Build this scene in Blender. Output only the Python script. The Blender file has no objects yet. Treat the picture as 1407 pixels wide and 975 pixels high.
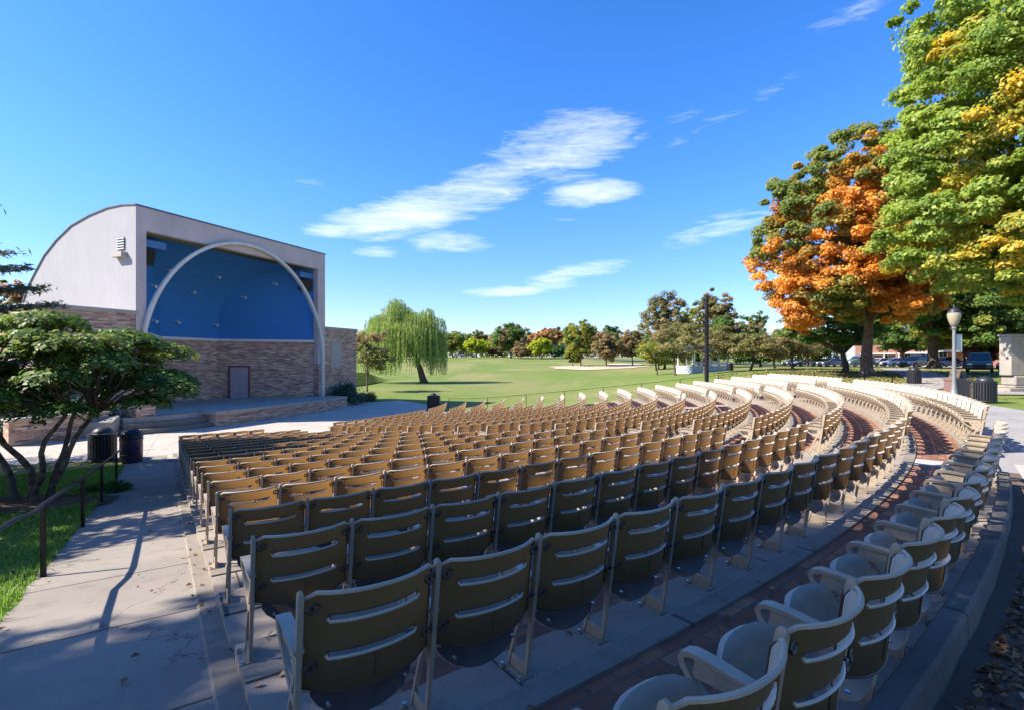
import bpy, bmesh, math, random
import numpy as np
from mathutils import Vector, Matrix, noise as mnoise
R = math.radians
PI = math.pi
rng = np.random.default_rng(7)
random.seed(7)
scn = bpy.context.scene
COL = scn.collection

# ------------------------------------------------------------------ site geometry (metres; camera eye at z = 3.46)
CX, CY = -21.8305, 32.8223            # centre of the seating arcs
R0, SP, W, HP = 38.6176, 1.23704, 0.5703, 0.772
ZC = 3.46
FLOOR = [1.870, 1.815, 1.674, 1.536, 1.401, 1.270, 1.141, 1.016, 0.893, 0.774,
         0.658, 0.545, 0.436, 0.329, 0.226, 0.126, 0.040, -0.03]
RK = [38.52] + [R0 - SP * k for k in range(1, 18)]
THL, THR = 0.5976, 1.579
SUN_EL, SUN_DIR = 41.0, 11.0          # shadows run towards +X, turned 12 deg to +Y

def lerp(a, b, t): return a + (b - a) * t
def sst(a, b, x):
    t = min(1, max(0, (x - a) / (b - a)))
    return t * t * (3 - 2 * t)
def gz(r):
    if r >= RK[0]: return FLOOR[0]
    if r <= RK[17] - 1: return 0.0
    return max(0.0, float(np.interp(r, RK[::-1], FLOOR[::-1])))
def r0adj(th): return float(np.interp(th, [.58, .64, .68, .72, .77, .82, .88], [.12, .085, .02, -.055, -.09, -.07, -.04]))   # the last row is not quite circular
def pol(r, th, e=0.0):                # polar point, shifted e metres to the left of the radius
    return (CX + r * math.sin(th) - e * math.cos(th), CY - r * math.cos(th) - e * math.sin(th))
def rth(x, y):
    return math.hypot(x - CX, y - CY), math.atan2(x - CX, CY - y)
def gw(r): return gz(r) - .10 * sst(16.4, 20.5, r)      # walkway and lawn beside the terraces
LP = ([-50, 0, 100, 140, 260, 600, 2500], [0, 0, 0, 1.46, 5.4, 8.0, 8.0])
RP = ([-50, 25, 45, 60, 110, 200, 600, 2500], [1.87, 1.87, 2.25, 2.55, 2.3, 3.6, 7.5, 8.0])
def terr(x, y):                       # height of the ground
    r, th = rth(x, y)
    u = x / max(y, 5.0)
    a = sst(0.05, 0.55, u)
    far = lerp(float(np.interp(y, *LP)), float(np.interp(y, *RP)), a)
    if y < 12 and x < 0: far = lerp(0.9, far, sst(-5, 12, y)) if x < -30 else far
    amp = gw(r)
    w = 1.0
    if th > 1.6: w *= 1 - sst(1.62, 1.95, th)
    if th < -0.4: w *= 1 - sst(-0.4, -1.2, th) if False else 1.0
    if r > 42: w *= 1 - sst(42, 62, r)
    if y > 33 and r < 17: w = 1.0
    z = lerp(far, amp, w)
    if x < -25 and y < 60: z = min(z, lerp(z, 0.6, sst(-25, -40, x)))
    if 17 < r < 38.6 and THL < th < THR: z -= 0.35
    return z

# ------------------------------------------------------------------ object helpers
def link(o, parent=None):
    COL.objects.link(o)
    if parent: o.parent = parent
    return o
def tag(o, label=None, cat=None, group=None, kind=None):
    if label: o['label'] = label
    if cat: o['category'] = cat
    if group: o['group'] = group
    if kind: o['kind'] = kind
    return o
def empty(name, loc=(0, 0, 0), rz=0.0):
    o = bpy.data.objects.new(name, None); o.location = loc; o.rotation_euler = (0, 0, rz)
    o.empty_display_size = 0.3
    return link(o)
def copy_tree(o, parent=None):
    c = o.copy(); COL.objects.link(c); c.parent = parent
    for ch in list(o.children): copy_tree(ch, c)
    return c
def relabel(o, label): o['label'] = label

class MB:
    """collects vertices/faces into one mesh"""
    def __init__(s): s.v = []; s.f = []; s.m = []; s.uv = {}
    def add(s, vs, fs, mi=0, uvs=None):
        b = len(s.v); s.v += [tuple(v) for v in vs]
        for i, f in enumerate(fs):
            s.f.append(tuple(b + k for k in f)); s.m.append(mi)
            if uvs: s.uv[len(s.f) - 1] = uvs[i]
    def box(s, x0, x1, y0, y1, z0, z1, mi=0, M=None):
        vs = [(x, y, z) for z in (z0, z1) for (x, y) in ((x0, y0), (x1, y0), (x1, y1), (x0, y1))]
        if M: vs = [tuple(M @ Vector(v)) for v in vs]
        s.add(vs, [(3, 2, 1, 0), (4, 5, 6, 7), (0, 1, 5, 4), (1, 2, 6, 5), (2, 3, 7, 6), (3, 0, 4, 7)], mi)
    def prism(s, poly, z0, z1, mi=0, fn=None, caps=True):
        n = len(poly)
        vs = [(p[0], p[1], z0) for p in poly] + [(p[0], p[1], z1) for p in poly]
        if fn: vs = [fn(v) for v in vs]
        fs = [(i, (i + 1) % n, n + (i + 1) % n, n + i) for i in range(n)]
        if caps: fs += [tuple(range(n - 1, -1, -1)), tuple(range(n, 2 * n))]
        s.add(vs, fs, mi)
    def tube(s, pts, rad, n=6, mi=0, cap=True):
        pts = [Vector(p) for p in pts]
        rads = rad if hasattr(rad, '__len__') else [rad] * len(pts)
        vs = []; fs = []; prev = None
        for i, p in enumerate(pts):
            d = (pts[min(i + 1, len(pts) - 1)] - pts[max(i - 1, 0)])
            if d.length < 1e-9: d = Vector((0, 0, 1))
            d.normalize()
            if prev is None:
                a = Vector((0, 0, 1)) if abs(d.z) < .9 else Vector((1, 0, 0))
                a = (a - d * a.dot(d)).normalized()
            else: a = (prev - d * prev.dot(d)).normalized()
            prev = a; b = d.cross(a)
            for k in range(n):
                q = 2 * PI * k / n
                vs.append(p + (a * math.cos(q) + b * math.sin(q)) * rads[i])
        for i in range(len(pts) - 1):
            for k in range(n):
                fs.append((i * n + k, i * n + (k + 1) % n, (i + 1) * n + (k + 1) % n, (i + 1) * n + k))
        if cap:
            fs.append(tuple(range(n - 1, -1, -1))); fs.append(tuple((len(pts) - 1) * n + k for k in range(n)))
        s.add(vs, fs, mi)
    def sweep(s, pts, widths, th, mi=0):
        """rectangular section swept along (y,z) path, width in x"""
        vs = []; fs = []; n = len(pts)
        for i, (y, z) in enumerate(pts):
            a = pts[max(i - 1, 0)]; b = pts[min(i + 1, n - 1)]
            dy, dz = b[0] - a[0], b[1] - a[1]; L = math.hypot(dy, dz); ny, nz = -dz / L, dy / L
            w = widths[i] / 2; t = (th[i] if hasattr(th, '__len__') else th) / 2
            for sx, st in ((-1, -1), (1, -1), (1, 1), (-1, 1)):
                c = 0.8 if st > 0 else 1
                vs.append((sx * w * c, y + ny * t * st, z + nz * t * st))
        for i in range(n - 1):
            for k in range(4):
                fs.append((i * 4 + k, i * 4 + (k + 1) % 4, (i + 1) * 4 + (k + 1) % 4, (i + 1) * 4 + k))
        fs += [(3, 2, 1, 0), tuple((n - 1) * 4 + k for k in range(4))]
        s.add(vs, fs, mi)
    def lathe(s, prof, c=(0, 0, 0), n=16, mi=0):
        vs = []; fs = []
        for (r, z) in prof:
            for k in range(n):
                a = 2 * PI * k / n
                vs.append((c[0] + r * math.cos(a), c[1] + r * math.sin(a), c[2] + z))
        for i in range(len(prof) - 1):
            for k in range(n):
                fs.append((i * n + k, i * n + (k + 1) % n, (i + 1) * n + (k + 1) % n, (i + 1) * n + k))
        fs.append(tuple(range(n - 1, -1, -1))); fs.append(tuple((len(prof) - 1) * n + k for k in range(n)))
        s.add(vs, fs, mi)
    def mesh(s, name, mats, smooth=False):
        me = bpy.data.meshes.new(name)
        me.from_pydata(s.v, [], s.f)
        for m in (mats if isinstance(mats, (list, tuple)) else [mats]): me.materials.append(m)
        me.polygons.foreach_set('material_index', s.m)
        if smooth: me.polygons.foreach_set('use_smooth', [True] * len(s.f))
        if s.uv:
            uvl = me.uv_layers.new(name='UVMap')
            for p in me.polygons:
                u = s.uv.get(p.index)
                if u:
                    for j, li in enumerate(p.loop_indices): uvl.data[li].uv = u[j]
        me.update()
        return me
    def build(s, name, mats, parent=None, smooth=False, fixn=True):
        me = s.mesh(name, mats, smooth)
        if fixn:
            bm = bmesh.new(); bm.from_mesh(me)
            bmesh.ops.recalc_face_normals(bm, faces=bm.faces)
            bm.to_mesh(me); bm.free()
        if smooth:
            try: me.set_sharp_from_angle(angle=R(40))
            except Exception: pass
        return link(bpy.data.objects.new(name, me), parent)

# ------------------------------------------------------------------ materials
def newmat(name):
    m = bpy.data.materials.new(name); m.use_nodes = True
    nt = m.node_tree; nt.nodes.clear()
    out = nt.nodes.new('ShaderNodeOutputMaterial'); b = nt.nodes.new('ShaderNodeBsdfPrincipled')
    nt.links.new(b.outputs[0], out.inputs[0])
    return m, nt, b, out
def N(nt, t, **kw):
    n = nt.nodes.new(t)
    for k, v in kw.items():
        if k.startswith('i_'):
            key = k[2:]; key = int(key) if key.isdigit() else key
            n.inputs[key].default_value = v
        else: setattr(n, k, v)
    return n
def L(nt, a, b): nt.links.new(a, b)
def ramp(nt, stops, fac, interp='LINEAR'):
    r = nt.nodes.new('ShaderNodeValToRGB'); r.color_ramp.interpolation = interp
    el = r.color_ramp.elements
    while len(el) > 1: el.remove(el[-1])
    el[0].position = stops[0][0]; el[0].color = (*stops[0][1], 1)
    for p, c in stops[1:]:
        e = el.new(p); e.color = (*c, 1)
    if fac is not None: L(nt, fac, r.inputs[0])
    return r
def coords(nt, kind='Object', scale=None):
    tc = nt.nodes.new('ShaderNodeTexCoord'); o = tc.outputs[kind]
    if scale:
        mp = N(nt, 'ShaderNodeMapping'); mp.inputs['Scale'].default_value = scale
        L(nt, o, mp.inputs[0]); o = mp.outputs[0]
    return o
def noise(nt, vec, scale, detail=4, rough=.55, dist=0):
    n = N(nt, 'ShaderNodeTexNoise'); n.inputs['Scale'].default_value = scale
    n.inputs['Detail'].default_value = detail; n.inputs['Roughness'].default_value = rough
    n.inputs['Distortion'].default_value = dist
    if vec is not None: L(nt, vec, n.inputs['Vector'])
    return n
def mixc(nt, fac, a, b, mode='MIX'):
    m = N(nt, 'ShaderNodeMix', data_type='RGBA', blend_type=mode)
    for i, v in ((0, fac), (6, a), (7, b)):
        if isinstance(v, bpy.types.NodeSocket): L(nt, v, m.inputs[i])
        else: m.inputs[i].default_value = v if i == 0 else (*v, 1)
    return m.outputs[2]
def bump(nt, b, h, strength=.3, dist=.02):
    bp = N(nt, 'ShaderNodeBump'); bp.inputs['Strength'].default_value = strength; bp.inputs['Distance'].default_value = dist
    L(nt, h, bp.inputs['Height']); L(nt, bp.outputs[0], b.inputs['Normal'])
def plain(name, col, rough=.6, metal=0, vary=.12, nscale=6, spec=.5, bmp=0, dirt=None):
    m, nt, b, out = newmat(name)
    v = coords(nt); n = noise(nt, v, nscale, 5)
    c2 = tuple(max(0, c * (1 - vary * 2)) for c in col); c1 = tuple(min(1, c * (1 + vary)) for c in col)
    r = ramp(nt, [(.3, c2), (.7, c1)], n.outputs[0])
    col_o = r.outputs[0]
    if dirt:
        n2 = noise(nt, v, nscale * .35, 6, .65)
        rr = ramp(nt, [(.5, (0, 0, 0)), (.72, (1, 1, 1))], n2.outputs[0])
        col_o = mixc(nt, rr.outputs[0], col_o, dirt)
    L(nt, col_o, b.inputs['Base Color'])
    b.inputs['Roughness'].default_value = rough; b.inputs['Metallic'].default_value = metal
    b.inputs['Specular IOR Level'].default_value = spec
    if bmp:
        n3 = noise(nt, v, nscale * 8, 4); bump(nt, b, n3.outputs[0], bmp, .01)
    return m

def mat_plastic(translucent):
    m, nt, b, out = newmat('seat_plastic' + ('_thin' if translucent else ''))
    v = coords(nt)
    n = noise(nt, v, 3.5, 5); n2 = noise(nt, v, 40, 3)
    vs = coords(nt, 'Object', (9, 9, 1.6)); n3 = noise(nt, vs, 2.2, 7, .72); n4 = noise(nt, v, 26, 6, .75)
    oi = N(nt, 'ShaderNodeObjectInfo')
    if translucent: lo_, hi_ = (.48, .41, .315), (.60, .52, .41)
    else: lo_, hi_ = (.40, .325, .235), (.50, .42, .31)
    c = ramp(nt, [(.3, lo_), (.7, hi_)], n.outputs[0]).outputs[0]
    st = ramp(nt, [(.52, (0, 0, 0)), (.78, (.5, .5, .5))], n3.outputs[0]).outputs[0]
    c = mixc(nt, st, c, tuple(x * .55 for x in lo_))
    st2 = ramp(nt, [(.60, (0, 0, 0)), (.72, (.7, .7, .7))], n4.outputs[0]).outputs[0]
    c = mixc(nt, st2, c, tuple(x * .7 for x in lo_))
    if translucent:      # the shells are moulded dark brown on the rear side
        ge = N(nt, 'ShaderNodeNewGeometry')
        r = ramp(nt, [(.3, (.030, .017, .010)), (.7, (.054, .032, .019))], n3.outputs[0]).outputs[0]
        r = mixc(nt, st2, r, (.10, .07, .048))
        c = mixc(nt, ge.outputs['Backfacing'], c, r)
    vr = N(nt, 'ShaderNodeMath', operation='MULTIPLY_ADD'); vr.inputs[1].default_value = .30; vr.inputs[2].default_value = .84
    L(nt, oi.outputs['Random'], vr.inputs[0]); hv = N(nt, 'ShaderNodeHueSaturation'); L(nt, vr.outputs[0], hv.inputs['Value']); L(nt, c, hv.inputs['Color']); c = hv.outputs[0]
    L(nt, c, b.inputs['Base Color'])
    rr = ramp(nt, [(.3, (.36,) * 3), (.7, (.55,) * 3)], n3.outputs[0]); L(nt, rr.outputs[0], b.inputs['Roughness'])
    b.inputs['Specular IOR Level'].default_value = .4
    bump(nt, b, n2.outputs[0], .15, .003)
    if translucent:
        t = N(nt, 'ShaderNodeBsdfTranslucent'); t.inputs[0].default_value = (1.0, .42, .08, 1)
        L(nt, mixc(nt, st, (1.0, .52, .15), (.72, .34, .08)), t.inputs[0])
        mx = N(nt, 'ShaderNodeMixShader'); mx.inputs[0].default_value = .12
        L(nt, b.outputs[0], mx.inputs[1]); L(nt, t.outputs[0], mx.inputs[2]); L(nt, mx.outputs[0], out.inputs[0])
    return m
M = {}
M['plastic'] = mat_plastic(True)
M['plastic_solid'] = mat_plastic(False)
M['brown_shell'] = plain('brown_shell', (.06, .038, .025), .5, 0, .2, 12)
M['seat_top'] = plain('worn_seat_top', (.34, .285, .215), .5, 0, .12, 7, dirt=(.20, .155, .11))
M['paint'] = plain('frame_paint', (.36, .29, .21), .45, 0, .08, 12, dirt=(.28, .22, .15))
M['bolt'] = plain('bolt_metal', (.6, .6, .6), .25, .9)
M['black'] = plain('black_paint', (.012, .012, .015), .42, 0, .2, 14, .3)
M['rail'] = plain('rail_metal', (.006, .006, .008), .4, 0, .2, 9, .2)
M['white'] = plain('white_paint', (.60, .60, .58), .55, 0, .05, 2)
M['bark'] = plain('bark', (.155, .115, .085), .9, 0, .4, 7, .2, .9)
M['bark_dark'] = plain('bark_dark', (.085, .065, .05), .9, 0, .35, 5, .2, .8)
M['purple_metal'] = plain('dark_violet_metal', (.05, .04, .065), .35, .3, .15, 5)
M['brown_metal'] = plain('brown_speckled_stone', (.20, .12, .10), .5, 0, .2, 30)
M['cast_black'] = plain('cast_black', (.03, .03, .035), .45, .2, .2, 10)

def mat_concrete(name, lo, hi, speck=70, joints=None, crack=True, stain=(.16, .13, .10)):
    m, nt, b, out = newmat(name)
    v = coords(nt)
    n1 = noise(nt, v, .7, 6, .6); n2 = noise(nt, v, speck, 3, .7); n3 = noise(nt, v, 4.5, 7, .68)
    c = ramp(nt, [(.3, lo), (.7, hi)], n1.outputs[0]).outputs[0]
    c = mixc(nt, ramp(nt, [(.35, (.0,)*3), (.75, (.55,)*3)], n2.outputs[0]).outputs[0], c, tuple(x * .72 for x in lo))
    c = mixc(nt, ramp(nt, [(.55, (0,)*3), (.74, (.7,)*3)], n3.outputs[0]).outputs[0], c, stain)
    if crack:
        vo = N(nt, 'ShaderNodeTexVoronoi', feature='DISTANCE_TO_EDGE'); vo.inputs['Scale'].default_value = .28
        nn = noise(nt, v, 2.2, 5, .6)
        w = N(nt, 'ShaderNodeVectorMath', operation='MULTIPLY_ADD'); w.inputs[1].default_value = (.9, .9, .9)
        L(nt, nn.outputs['Color'], w.inputs[0]); L(nt, v, w.inputs[2]); L(nt, w.outputs[0], vo.inputs['Vector'])
        c = mixc(nt, ramp(nt, [(.0, (.8,)*3), (.004, (0,)*3)], vo.outputs['Distance']).outputs[0], c, (.06, .05, .045))
    if joints:
        uv = coords(nt, 'UV'); sx = N(nt, 'ShaderNodeSeparateXYZ'); L(nt, uv, sx.inputs[0])
        for ax, per, wd in joints:
            md = N(nt, 'ShaderNodeMath', operation='PINGPONG'); md.inputs[1].default_value = per / 2
            L(nt, sx.outputs[ax], md.inputs[0])
            rr = ramp(nt, [(0, (.9,)*3), (wd * .6, (.8,)*3), (wd, (0,)*3)], md.outputs[0])
            c = mixc(nt, rr.outputs[0], c, (.055, .048, .042))
    L(nt, c, b.inputs['Base Color']); b.inputs['Roughness'].default_value = .85; b.inputs['Specular IOR Level'].default_value = .25
    a = N(nt, 'ShaderNodeMath', operation='ADD'); L(nt, n2.outputs[0], a.inputs[0]); L(nt, n3.outputs[0], a.inputs[1])
    bump(nt, b, a.outputs[0], .35, .008)
    return m
M['walk'] = mat_concrete('walk_concrete', (.23, .20, .165), (.335, .29, .24), 90, [(1, 1.72, .02)])
M['slab'] = mat_concrete('terrace_concrete', (.27, .225, .18), (.37, .315, .255), 80, [(0, 2.6, .012)], False)
M['kerb'] = mat_concrete('kerb_concrete', (.20, .17, .135), (.29, .25, .20), 60, [(0, 1.9, .02)], False, (.10, .085, .07))
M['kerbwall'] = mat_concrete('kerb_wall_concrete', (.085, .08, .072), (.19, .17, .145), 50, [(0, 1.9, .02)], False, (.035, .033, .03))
M['plaza'] = mat_concrete('plaza_concrete', (.40, .35, .29), (.50, .44, .37), 60, [(0, 3.0, .012), (1, 3.0, .012)])
M['step'] = mat_concrete('step_concrete', (.17, .15, .12), (.27, .24, .20), 40)
M['stagefloor'] = mat_concrete('stage_concrete', (.35, .31, .26), (.46, .41, .345), 40)
M['rocky'] = mat_concrete('pale_stone', (.40, .36, .30), (.50, .46, .40), 30, None, False, (.25, .22, .18))

def mat_brick(name, cols, mortar, scale, bw, rh, ms, uv=True, bmpd=.01, contrast=1):
    m, nt, b, out = newmat(name)
    v = coords(nt, 'UV' if uv else 'Object')
    br = N(nt, 'ShaderNodeTexBrick'); br.offset = .5
    br.inputs['Scale'].default_value = scale; br.inputs['Brick Width'].default_value = bw
    br.inputs['Row Height'].default_value = rh; br.inputs['Mortar Size'].default_value = ms
    br.inputs['Mortar Smooth'].default_value = .2
    br.inputs['Color1'].default_value = (0, 0, 0, 1); br.inputs['Color2'].default_value = (1, 1, 1, 1)
    br.inputs['Mortar'].default_value = (.5, .5, .5, 1)
    nw = noise(nt, v, 3, 3)
    w = N(nt, 'ShaderNodeVectorMath', operation='MULTIPLY_ADD'); w.inputs[1].default_value = (bmpd * 1.2,) * 3
    L(nt, nw.outputs['Color'], w.inputs[0]); L(nt, v, w.inputs[2]); L(nt, w.outputs[0], br.inputs['Vector'])
    n = len(cols)
    rp = ramp(nt, [(i / n, c) for i, c in enumerate(cols)], br.outputs['Color'], 'CONSTANT')
    n2 = noise(nt, coords(nt), 14, 5, .65); n3 = noise(nt, coords(nt), .5, 4)
    c = mixc(nt, ramp(nt, [(.3, (0,)*3), (.8, (.5,)*3)], n2.outputs[0]).outputs[0], rp.outputs[0], tuple(x * .5 for x in cols[0]))
    c = mixc(nt, ramp(nt, [(.35, (0,)*3), (.7, (.35,)*3)], n3.outputs[0]).outputs[0], c, tuple(x * .75 for x in cols[-1]))
    c = mixc(nt, br.outputs['Fac'], c, mortar)
    L(nt, c, b.inputs['Base Color']); b.inputs['Roughness'].default_value = .85; b.inputs['Specular IOR Level'].default_value = .25
    iv = N(nt, 'ShaderNodeMath', operation='MULTIPLY_ADD'); iv.inputs[1].default_value = -1; iv.inputs[2].default_value = 1
    L(nt, br.outputs['Fac'], iv.inputs[0])
    a = N(nt, 'ShaderNodeMath', operation='MULTIPLY_ADD'); a.inputs[1].default_value = .35
    L(nt, n2.outputs[0], a.inputs[0]); L(nt, iv.outputs[0], a.inputs[2])
    a2 = N(nt, 'ShaderNodeMath', operation='ADD'); L(nt, a.outputs[0], a2.inputs[0]); L(nt, rp.outputs[0], a2.inputs[1])
    bump(nt, b, a2.outputs[0], .6, bmpd)
    return m
M['brick'] = mat_brick('floor_brick', [(.27, .12, .075), (.40, .185, .11), (.33, .145, .09), (.46, .24, .15), (.23, .105, .07)],
                       (.14, .10, .08), 1, .21, .105, .008, True, .006)
M['stone'] = mat_brick('ledge_stone', [(.54, .34, .22), (.70, .50, .32), (.38, .22, .15), (.74, .58, .38), (.50, .28, .18),
                                       (.19, .13, .13), (.58, .38, .27), (.42, .29, .23), (.62, .40, .33)],
                       (.40, .31, .24), 1, .42, .085, .006, True, .025)
M['housebrick'] = mat_brick('house_brick', [(.33, .11, .07), (.38, .14, .09), (.28, .10, .07)], (.35, .28, .23), 1, .3, .1, .01, True, .005)
def mat_stucco():
    m, nt, b, out = newmat('stucco')
    v = coords(nt); n1 = noise(nt, v, .7, 8, .72, .2); n2 = noise(nt, v, 30, 4)
    vz = coords(nt, 'Object', (3, 3, .25)); n3 = noise(nt, vz, 2.0, 4)
    c = ramp(nt, [(.25, (.335, .325, .33)), (.7, (.385, .37, .375))], n1.outputs[0]).outputs[0]
    c = mixc(nt, ramp(nt, [(.52, (0,)*3), (.8, (.4,)*3)], n3.outputs[0]).outputs[0], c, (.27, .255, .265))
    L(nt, c, b.inputs['Base Color']); b.inputs['Roughness'].default_value = .9; b.inputs['Specular IOR Level'].default_value = .15
    bump(nt, b, n2.outputs[0], .25, .006)
    return m
M['stucco'] = mat_stucco()
M['monument'] = mat_concrete('monument_stone', (.26, .23, .19), (.40, .36, .30), 30, None, False, (.13, .11, .09))
M['fascia'] = plain('fascia_shade_lifted', (.60, .50, .455), .85, 0, .07, .8, .1, .2, dirt=(.50, .42, .38))  # same paint as the side walls, made paler to lift the front's shade
M['blue'] = plain('blue_plaster', (.040, .19, .45), .8, 0, .03, 1.2, .2, .1)
M['blue_trim'] = plain('blue_trim', (.07, .20, .42), .7, 0, .05, 3)
M['archpaint'] = plain('arch_paint', (.68, .64, .56), .6, 0, .06, 2)
M['door'] = plain('door_paint', (.36, .30, .30), .6, 0, .06, 2)
M['doorframe'] = plain('door_frame', (.17, .035, .035), .6)
M['louver'] = plain('louver', (.05, .055, .06), .6)
M['roofedge'] = plain('roof_edge', (.12, .15, .19), .5)

def mat_grass(name, dry=.3):
    m, nt, b, out = newmat(name)
    v = coords(nt)
    n1 = noise(nt, v, .035, 6, .6, .5); n2 = noise(nt, v, .5, 6, .7); n3 = noise(nt, v, 9, 5, .75)
    vs = coords(nt, 'Object', (.03, .012, .03)); n4 = noise(nt, vs, 1.6, 5, .6, .6)
    c = ramp(nt, [(.25, (.105, .155, .028)), (.5, (.16, .21, .045)), (.75, (.215, .245, .068))], n2.outputs[0]).outputs[0]
    c = mixc(nt, ramp(nt, [(.44, (0,)*3), (.58, (.8,)*3)], n4.outputs[0]).outputs[0], c, (.30, .255, .11))
    c = mixc(nt, ramp(nt, [(.3, (.45,)*3), (.6, (0,)*3)], n1.outputs[0]).outputs[0], c, (.125, .185, .042))
    c = mixc(nt, ramp(nt, [(.3, (.5,)*3), (.7, (0,)*3)], n3.outputs[0]).outputs[0], c, (.07, .10, .024))
    L(nt, c, b.inputs['Base Color']); b.inputs['Roughness'].default_value = .9; b.inputs['Specular IOR Level'].default_value = .1
    bump(nt, b, n3.outputs[0], .6, .05)
    return m
M['grass'] = mat_grass('grass')
M['sand'] = plain('infield_sand', (.46, .37, .24), .95, 0, .08, .3)
M['soil'] = plain('bare_soil', (.13, .085, .055), .95, 0, .3, 4, .1, .6, dirt=(.20, .14, .09))
M['asphalt'] = mat_concrete('dark_asphalt', (.12, .075, .055), (.18, .12, .09), 120, None, True, (.05, .04, .04))
M['road'] = plain('road_asphalt', (.10, .10, .10), .9, 0, .1, 2)
M['path'] = mat_concrete('pale_path', (.27, .25, .235), (.36, .335, .31), 60)

def mat_leaf(name, pal, patch=None, pscale=.3, trans=.42, gain=1.6):
    """pal: ramp stops driven by a per-leaf random tone; patch: (colour stops, threshold) in large patches"""
    m, nt, b, out = newmat(name)
    at = N(nt, 'ShaderNodeAttribute', attribute_name='tone')
    c = ramp(nt, pal, at.outputs['Fac']).outputs[0]
    if patch:
        at2 = N(nt, 'ShaderNodeAttribute', attribute_name='patch')
        c2 = ramp(nt, patch, at.outputs['Fac']).outputs[0]
        c = mixc(nt, at2.outputs['Fac'], c, c2)
    hv = N(nt, 'ShaderNodeHueSaturation'); hv.inputs['Value'].default_value = gain; L(nt, c, hv.inputs['Color']); c = hv.outputs[0]
    L(nt, c, b.inputs['Base Color']); b.inputs['Roughness'].default_value = .5; b.inputs['Specular IOR Level'].default_value = .3
    t = N(nt, 'ShaderNodeBsdfTranslucent')
    hs = N(nt, 'ShaderNodeHueSaturation'); hs.inputs['Value'].default_value = 1.5; hs.inputs['Saturation'].default_value = 1.1
    L(nt, c, hs.inputs['Color']); L(nt, hs.outputs[0], t.inputs[0])
    mx = N(nt, 'ShaderNodeMixShader'); mx.inputs[0].default_value = trans
    L(nt, b.outputs[0], mx.inputs[1]); L(nt, t.outputs[0], mx.inputs[2]); L(nt, mx.outputs[0], out.inputs[0])
    return m
def P3(a, b, c): return [(0.0, a), (.5, b), (1.0, c)]
G_DARK = P3((.018, .045, .012), (.035, .075, .018), (.065, .11, .028))
G_MID = P3((.035, .07, .016), (.065, .115, .025), (.12, .165, .035))
G_YEL = P3((.07, .10, .02), (.16, .17, .03), (.32, .26, .04))
G_LIME = P3((.13, .18, .015), (.24, .28, .02), (.38, .38, .03))
OLIVE = P3((.07, .075, .025), (.12, .115, .04), (.19, .15, .06))
BROWN = P3((.12, .095, .045), (.19, .14, .065), (.26, .18, .09))
ORNG = P3((.24, .085, .015), (.42, .15, .02), (.60, .26, .035))
GOLD = P3((.20, .16, .02), (.34, .25, .03), (.46, .33, .045))
RED = P3((.20, .05, .03), (.33, .09, .05), (.45, .17, .07))
M['lf_dog'] = mat_leaf('leaf_dark_green', P3((.03, .07, .014), (.07, .13, .026), (.23, .22, .06)), trans=.38, gain=1.35)
M['lf_maple'] = mat_leaf('leaf_maple', P3((.07, .105, .028), (.125, .155, .04), (.21, .22, .06)), P3((.27, .12, .028), (.46, .21, .045), (.60, .33, .08)), gain=1.45)
M['lf_big'] = mat_leaf('leaf_big', P3((.085, .14, .028), (.17, .23, .045), (.31, .35, .08)), P3((.25, .19, .03), (.40, .29, .04), (.52, .36, .06)), gain=1.4)
M['lf_gdark'] = mat_leaf('leaf_green_dark', G_DARK)
M['lf_gmid'] = mat_leaf('leaf_green_mid', G_MID, BROWN)
M['lf_yel'] = mat_leaf('leaf_green_yellow', G_YEL, G_MID)
M['lf_lime'] = mat_leaf('leaf_lime', G_LIME, G_YEL)
M['lf_olive'] = mat_leaf('leaf_olive', OLIVE, BROWN)
M['lf_brown'] = mat_leaf('leaf_brown', BROWN, OLIVE)
M['lf_orange'] = mat_leaf('leaf_orange', P3((.20, .10, .04), (.33, .18, .07), (.44, .27, .11)), OLIVE)
M['lf_red'] = mat_leaf('leaf_red', P3((.14, .06, .04), (.23, .10, .065), (.31, .16, .09)), BROWN)
M['lf_willow'] = mat_leaf('leaf_willow', P3((.09, .13, .035), (.17, .22, .06), (.32, .34, .11)))
M['lf_cedar'] = mat_leaf('leaf_cedar', P3((.04, .06, .04), (.08, .105, .07), (.15, .15, .10)), trans=.15)
M['lf_dry'] = mat_leaf('leaf_dry', P3((.11, .045, .02), (.22, .115, .05), (.42, .28, .15)), trans=.15, gain=1)
M['lf_blade'] = mat_leaf('grass_blade', P3((.045, .095, .015), (.09, .16, .028), (.17, .22, .05)), trans=.4)
M['lf_jun'] = mat_leaf('leaf_juniper', P3((.02, .05, .03), (.04, .08, .05), (.07, .11, .07)), trans=.1)

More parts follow.
